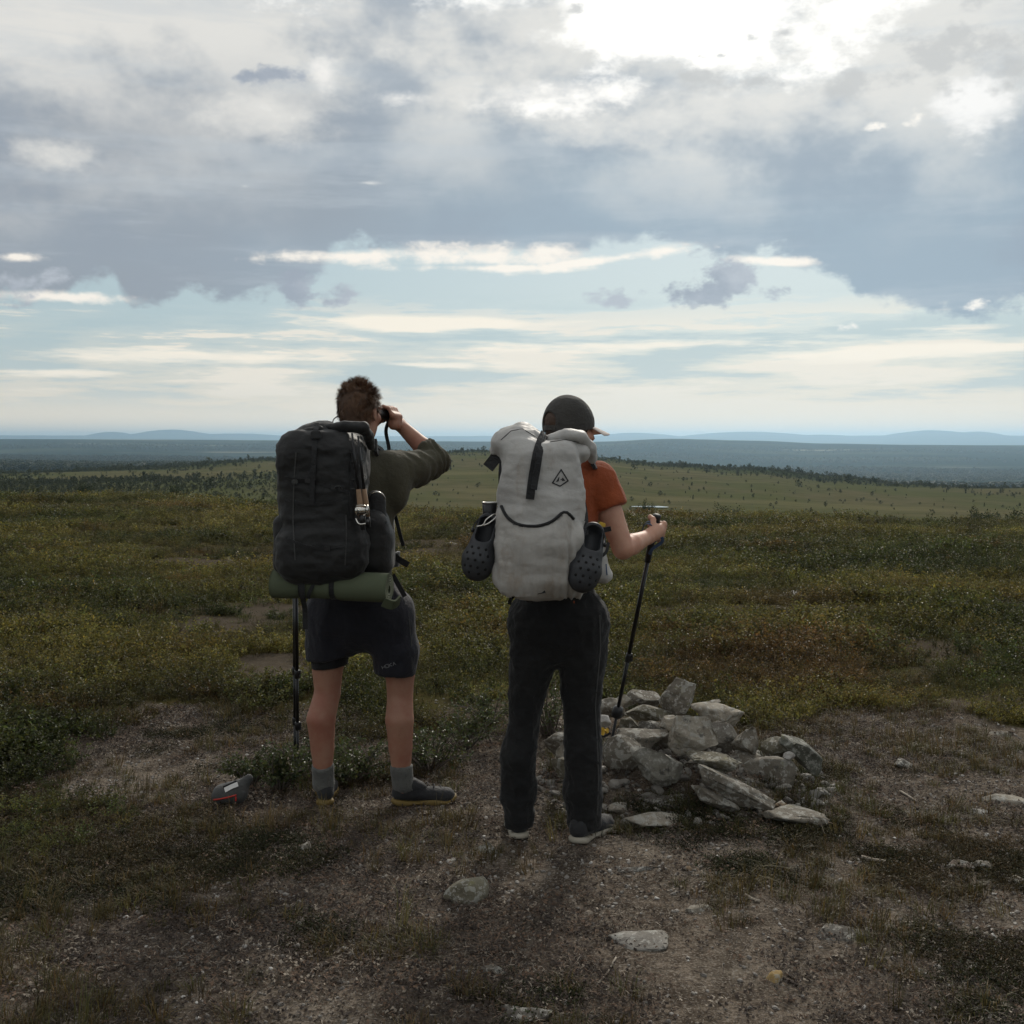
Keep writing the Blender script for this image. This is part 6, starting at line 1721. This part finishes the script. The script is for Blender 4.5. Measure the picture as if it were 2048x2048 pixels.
gstone(1808, 1548, 50, 24, 'thin dark slanting stone on the bare patch right of the cairn', DARK, rot=.25, seed=112)
gstone(1918, 1740, 50, 28, 'brown rounded stone in the small stone cluster at the right', (.16, .125, .10), seed=113)
gstone(1962, 1740, 44, 26, 'grey stone at the right of the small stone cluster', GREY, seed=114)
gstone(1946, 1738, 16, 14, 'white pebble between two stones of the cluster at the right', (.5, .48, .45), sub=3, seed=115)
gstone(2036, 1768, 44, 22, 'pale stone cut by the right edge of the picture', PALE, sub=3, seed=116)
gstone(612, 1712, 30, 34, 'upright grey pebble on the ground below the left shoe', GREY, sub=3, seed=117)
gstone(920, 1762, 26, 12, 'flat little stone leaning on the rounded boulder', PALE, sub=3, seed=118)
gstone(978, 1800, 18, 12, 'white pebble right of the rounded boulder', (.55, .53, .50), sub=3, seed=119)
gstone(903, 1732, 24, 12, 'white stone chip above the rounded boulder', (.50, .48, .45), sub=3, seed=120)
gstone(1820, 1882, 54, 40, 'grey stone in a row of half sunk stones at the lower right', GREY, sunk=0.42, seed=121)
gstone(1690, 1880, 120, 36, 'dark twig-strewn stone in a row of half sunk stones at the lower right', DARK, sunk=0.50, seed=122)
gstone(1770, 1865, 60, 24, 'bluish grey stone in the middle of the sunk row at the lower right', GREY, sunk=0.40, seed=123)
gstone(805, 1938, 40, 16, 'tan stone chip on the sandy ground at the lower left of centre', TAN, sub=3, seed=124)
gstone(990, 1958, 60, 30, 'earthy stone with lichen near the bottom, left of centre line', (.20, .18, .15), seed=125)
gstone(1262, 1655, 30, 14, 'small tan stone in the turf right of the charcoal trousers', TAN, sub=3, seed=126)
gstone(1578, 1186, 52, 20, 'white stone lying alone in the heath beyond the cairn', (.46, .45, .44), seed=127)
gstone(1650, 1108, 40, 8, 'thin pale stone showing in the distant heath', PALE, sub=3, seed=128)
gstone(905, 1080, 26, 8, 'small pale stone in the heath between the two people', PALE, sub=3, seed=129)
gstone(735, 1535, 60, 9, 'pale stick-like stone lying between the bare legs', PALE, sub=3, seed=130)

# ------------------------------------------------------------------ things on the ground
# zipped case with red zip
cz_x, cz_y = gp(452, 1618); cz = tz(cz_x, cz_y)
ce = empty('case', (cz_x, cz_y, cz), 'black padded case with red zip lying on the ground by the bush', 'case')
Rm = rotz(R(-32)); g = lambda x, y, z: A3(cz_x, cz_y + .06, cz) + Rm @ A3(x, y, z)
v = Vol(A3(cz_x - .16, cz_y - .12, cz - .02), A3(cz_x + .16, cz_y + .24, cz + .18), .004)
v.chain([(g(-.035, -.02, .038), .036), (g(.03, .02, .042), .040)], .03, (A3(0, 0, 1), .95))
v.chain([(g(-.04, .0, .05), .030), (g(.03, .03, .070), .032), (g(.055, .06, .105), .018)], .03)
v.keep(A3(cz_x, cz_y, cz - .004), (0, 0, -1))
cb, V, Q = solid(v, 'case_body', M['grey_fabric'], ce, 2, [dict(amp=.0025, scale=25, seed=5)])
SKC = Skin((V, Q))
P, N = SKC.path([(423, 1600), (440, 1598), (458, 1594), (473, 1590)], .001, 4)
if len(P) > 3: tube('zip', P, .0036, M['red'], ce, 6)
h0, n0 = SKC.hit(472, 1597, .003)
if h0 is not None: boxpart('zip_pull', h0, (.003, .002, .010), M['red'], ce)
P, N = SKC.path([(450, 1581), (462, 1575), (476, 1569)], .003, 4)
if len(P) > 2: ribbon('label_patch', P, .022, .002, M['label'], ce, N, 1)
P, N = SKC.path([(447, 1575), (474, 1563)], .004, 4)
if len(P) > 3: tube('carry_strap', P, .004, M['strap'], ce, 6)

# small yellow and black thing on the cairn beside the trouser leg
yl = empty('yellow_wrapper', at(1207, 1466, 5.02), 'small crumpled yellow wrapper on the cairn beside the trouser leg', 'wrapper')
r = np.random.default_rng(3); c0 = at(1207, 1463, 5.0)
gv = [c0 + A3((i - 3) * .008, r.normal(0, .006), (j - 1.5) * .009 + r.normal(0, .004)) for j in range(4) for i in range(7)]
mesh_obj('foil', np.array(gv), [[j * 7 + i, j * 7 + i + 1, j * 7 + i + 8, j * 7 + i + 7] for j in range(3) for i in range(6)], M['yellow'], yl, smooth=False)
ribbon('dark_edge', [c0 + A3(-.02, -.004, -.016), c0 + A3(.0, -.008, -.02), c0 + A3(.03, -.006, -.004)], .010, .002, M['strap'], yl, (0, -1, 0), 3)

# dry sticks
WOOD = plain('dry_wood', (.30, .26, .21), .85, grain=90, amt=.3)
def stick(pts, rad, label, mat=None):
    P = [A3(*gp(px_, py_), 0) for px_, py_ in pts]
    for q in P: q[2] = tz(q[0], q[1]) + rad * 1.2
    o = tube('stick', P, rad, mat or WOOD, None, 6, 4); tag(o, label, 'stick', 'dry sticks on the bare ground')
    o.data.transform(Matrix.Translation(-Vector(P[0]))); o.location = P[0]
stick([(1800, 1589), (1815, 1598), (1832, 1608)], .005, 'pale straight stick on the bare patch right of the cairn')
stick([(1722, 1716), (1745, 1722), (1772, 1727)], .007, 'pale bent stick on the soil at the right')
stick([(1800, 1852), (1840, 1853), (1880, 1858)], .005, 'thin curved stick right of the sunk stones')
stick([(1490, 1797), (1505, 1808), (1520, 1812)], .005, 'forked pale twig above the green tuft')
stick([(1195, 1975), (1215, 1950), (1232, 1925)], .003, 'thin straight stem near the bottom centre')
stick([(1560, 1958), (1580, 1966), (1595, 1974)], .004, 'dark twig beside the ochre stone', plain('dark_wood', (.05, .038, .03), .9))
stick([(60, 1600), (68, 1640), (78, 1668)], .005, 'bare grey twig in the heath at the left edge')

# ------------------------------------------------------------------ single bushes and trees
LEAF2 = leaf_mat('bush_leaf', .42, .4, spec=.45)
def tinted(name, base, rough=.45, trans=.4, spec=.4):
    m, nt, b, out = new_mat(name)
    rnd = nt.nodes.new('ShaderNodeAttribute'); rnd.attribute_type = 'GEOMETRY'; rnd.attribute_name = 'vary'
    cc = cmix(1.0, base, rnd.outputs['Color'], 'MULTIPLY')
    setin(nt, b, 'Base Color', cc); setin(nt, b, 'Roughness', rough); setin(nt, b, 'Specular IOR Level', spec)
    t = nt.nodes.new('ShaderNodeBsdfTranslucent'); nt.links.new(cc, t.inputs['Color'])
    mx = nt.nodes.new('ShaderNodeMixShader'); mx.inputs[0].default_value = trans
    nt.links.new(b.outputs[0], mx.inputs[1]); nt.links.new(t.outputs[0], mx.inputs[2]); nt.links.new(mx.outputs[0], out.inputs['Surface'])
    return m
BUSH = tinted('birch_leaf', (.060, .072, .026)); FARL = tinted('far_birch_leaf', (.042, .055, .026), .7, .25, .2); BARK = plain('bark', (.11, .09, .075), .9)
def bush(name, loc, H, Wd, nst, nl, L, label, cat, group=None, leafm=None, seed=0, upright=.5, crown='crown', stem='trunk'):
    r = np.random.default_rng(seed); root = empty(name, loc, label, cat, group); loc = A3(*loc)
    vs, fs, va = [], [], []; tv, tf = [], []
    for k in range(nst):
        a_ = r.uniform(0, 6.283); ln = r.uniform(.1, 1) * Wd
        p0 = loc + A3(math.cos(a_), math.sin(a_), 0) * Wd * .12 * r.uniform(0, 1)
        hh = H * r.uniform(.5, 1.0)
        p2 = loc + A3(math.cos(a_) * ln, math.sin(a_) * ln, hh * (1 - .25 * ln / Wd)); p1 = (p0 + p2) / 2 + A3(r.normal(0, .05), r.normal(0, .05), .12) * H
        P = spline([p0 - A3(0, 0, .03 * H), p1, p2], 4); rad = np.linspace(.012 * H + .002, .003 * H + .0008, len(P))
        V_, F_ = tube_vf(P, rad, 5); tf += [[q + len(tv) for q in f_] for f_ in F_]; tv += list(V_)
        for q in range(nl):
            t = r.uniform(.3, 1.0); i = min(len(P) - 2, int(t * (len(P) - 1))); base = P[i] + (P[i + 1] - P[i]) * r.uniform() + r.normal(0, .07, 3) * H * .9
            base[2] = max(base[2], loc[2] + .004)
            d = r.normal(0, 1, 3); cv_ = r.uniform(.55, 1.5); hu = r.normal(0, .1)
            leaf(vs, fs, va, base, d, r.normal(0, .6, 3) + [0, 0, 1], L * r.uniform(.7, 1.3), L * .36 * r.uniform(.7, 1.3), np.array([cv_ * (1 + hu), cv_, cv_ * (1 - hu)]))
    me = tuft_mesh(crown, np.array(vs) - loc, fs, va, [leafm or BUSH]); o = bpy.data.objects.new(crown, me); COL.objects.link(o); o.parent = root
    mesh_obj(stem, np.array(tv), tf, BARK, root)
    return root
def gb(px, py):
    x_, y_ = gp(px, py); return (x_, y_, tz(x_, y_))
for k, (px, py, H, Wd, nst, nl, lab) in enumerate((
        (560, 1580, .26, .20, 26, 60, 'glossy leaved dwarf birch bush between the case and the bare legs'),
        (505, 1565, .20, .17, 22, 55, 'glossy leaved dwarf birch bush right behind the black case'),
        (700, 1565, .22, .22, 26, 60, 'leafy dwarf birch bush between the two bare legs'),
        (640, 1535, .24, .22, 24, 55, 'leafy dwarf birch bush behind the left bare leg'),
        (860, 1540, .26, .26, 26, 60, 'leafy dwarf birch bush right of the bare legs'),
        (930, 1500, .24, .24, 24, 55, 'leafy dwarf birch bush between the two people'),
        (1100, 1480, .36, .26, 22, 40, 'twiggy dwarf birch bush seen between the trouser legs'),
        (980, 1455, .24, .25, 22, 50, 'dwarf birch bush left of the charcoal trousers'))):
    bush('dwarf_birch', gb(px, py), H * .85, Wd, nst, int(nl * .75), .017, lab, 'bush', 'dwarf birch bushes by the people', seed=40 + k, crown='foliage', stem='stems')
# small trees standing out on the moor
def ray_ground(px, py, D): 
    x_ = (px - 1024) * K * D; return (x_, D, tz(x_, D))
for k, (px, D, H, Wd, lab) in enumerate((
        (1452, 70, 1.35, 1.1, 'small leafy tree standing up behind the heath edge, right of centre'),
        (1290, 120, 1.6, 1.2, 'dark bush above the bright pool on the moor'),
        (2010, 60, 1.25, 1.9, 'low dark bush at the right edge where the heath drops away'),
        (1960, 66, 1.1, 1.0, 'small dark bush left of the bush at the right edge'),
        (345, 130, 2.2, 2.0, 'pale green bush behind the heath edge left of the black backpack'),
        (170, 150, 1.8, 1.6, 'pale green bush behind the heath edge at the far left'))):
    py_e = float(np.interp(px, COLS, EDGE))
    x_ = (px - 1024) * K * D; zt = CAMZ - (py_e - 22 - HY) * K * D; zg = tz(x_, D)
    bush('small_birch', (x_, D, zg), max(H, zt - zg), Wd, 14, 90, .10 * max(1, D / 90), lab, 'tree', 'small trees beyond the heath edge', FARL, 70 + k)
TG = 'lone trees on the moor hillside'
for px, f_, H, lab in (
        (1461, .99, 4.4, 'dark tree on the hill crest, left one of the close pair past the pole'), (1498, .985, 5.2, 'tallest dark tree on the hill crest, right one of the pair past the trekking pole'),
        (1604, .99, 4.2, 'dark tree on the falling hill crest, next to the right of the close pair'), (1530, .9, 3.4, 'small tree on the slope just below the tallest crest tree'),
        (1700, .97, 4.0, 'dark tree on the lower hill crest, second from the right end'), (1750, .93, 3.4, 'small tree just below the crest near the right end of the hill'),
        (1340, .98, 4.2, 'dark tree on the hill crest above the hand on the trekking pole'), (1420, .84, 3.2, 'small tree on the open slope below the close crest pair'), (1290, .96, 3.8, 'dark tree below the crest just right of the orange shoulder'),
        (860, .985, 4.2, 'dark tree on the crest above the raised elbow'), (925, .99, 4.8, 'dark tree on the crest nearest the white backpack'), (820, .9, 3.4, 'small tree on the slope just right of the raised forearm'),
        (153, .985, 5.0, 'dark tree standing on the low crest at the far left'), (480, .97, 4.4, 'dark tree on the crest just left of the black backpack'), (60, .95, 4.0, 'dark tree nearest the left edge of the picture'), (265, .9, 3.6, 'small tree on the slope between the left edge and the black backpack'),
        (1860, .95, 2.6, 'last small tree on the low crest before the right edge'), (1640, .8, 2.4, 'small tree on the open slope at the right of the hill')):
    D = float(np.interp(px, COLS, CD)) * f_; x_ = (px - 1024) * K * D
    bush('moor_tree', (x_, D, tz(x_, D)), H * .8, H * .26, 8, 40, .45, lab, 'tree', TG, FARL, int(px))
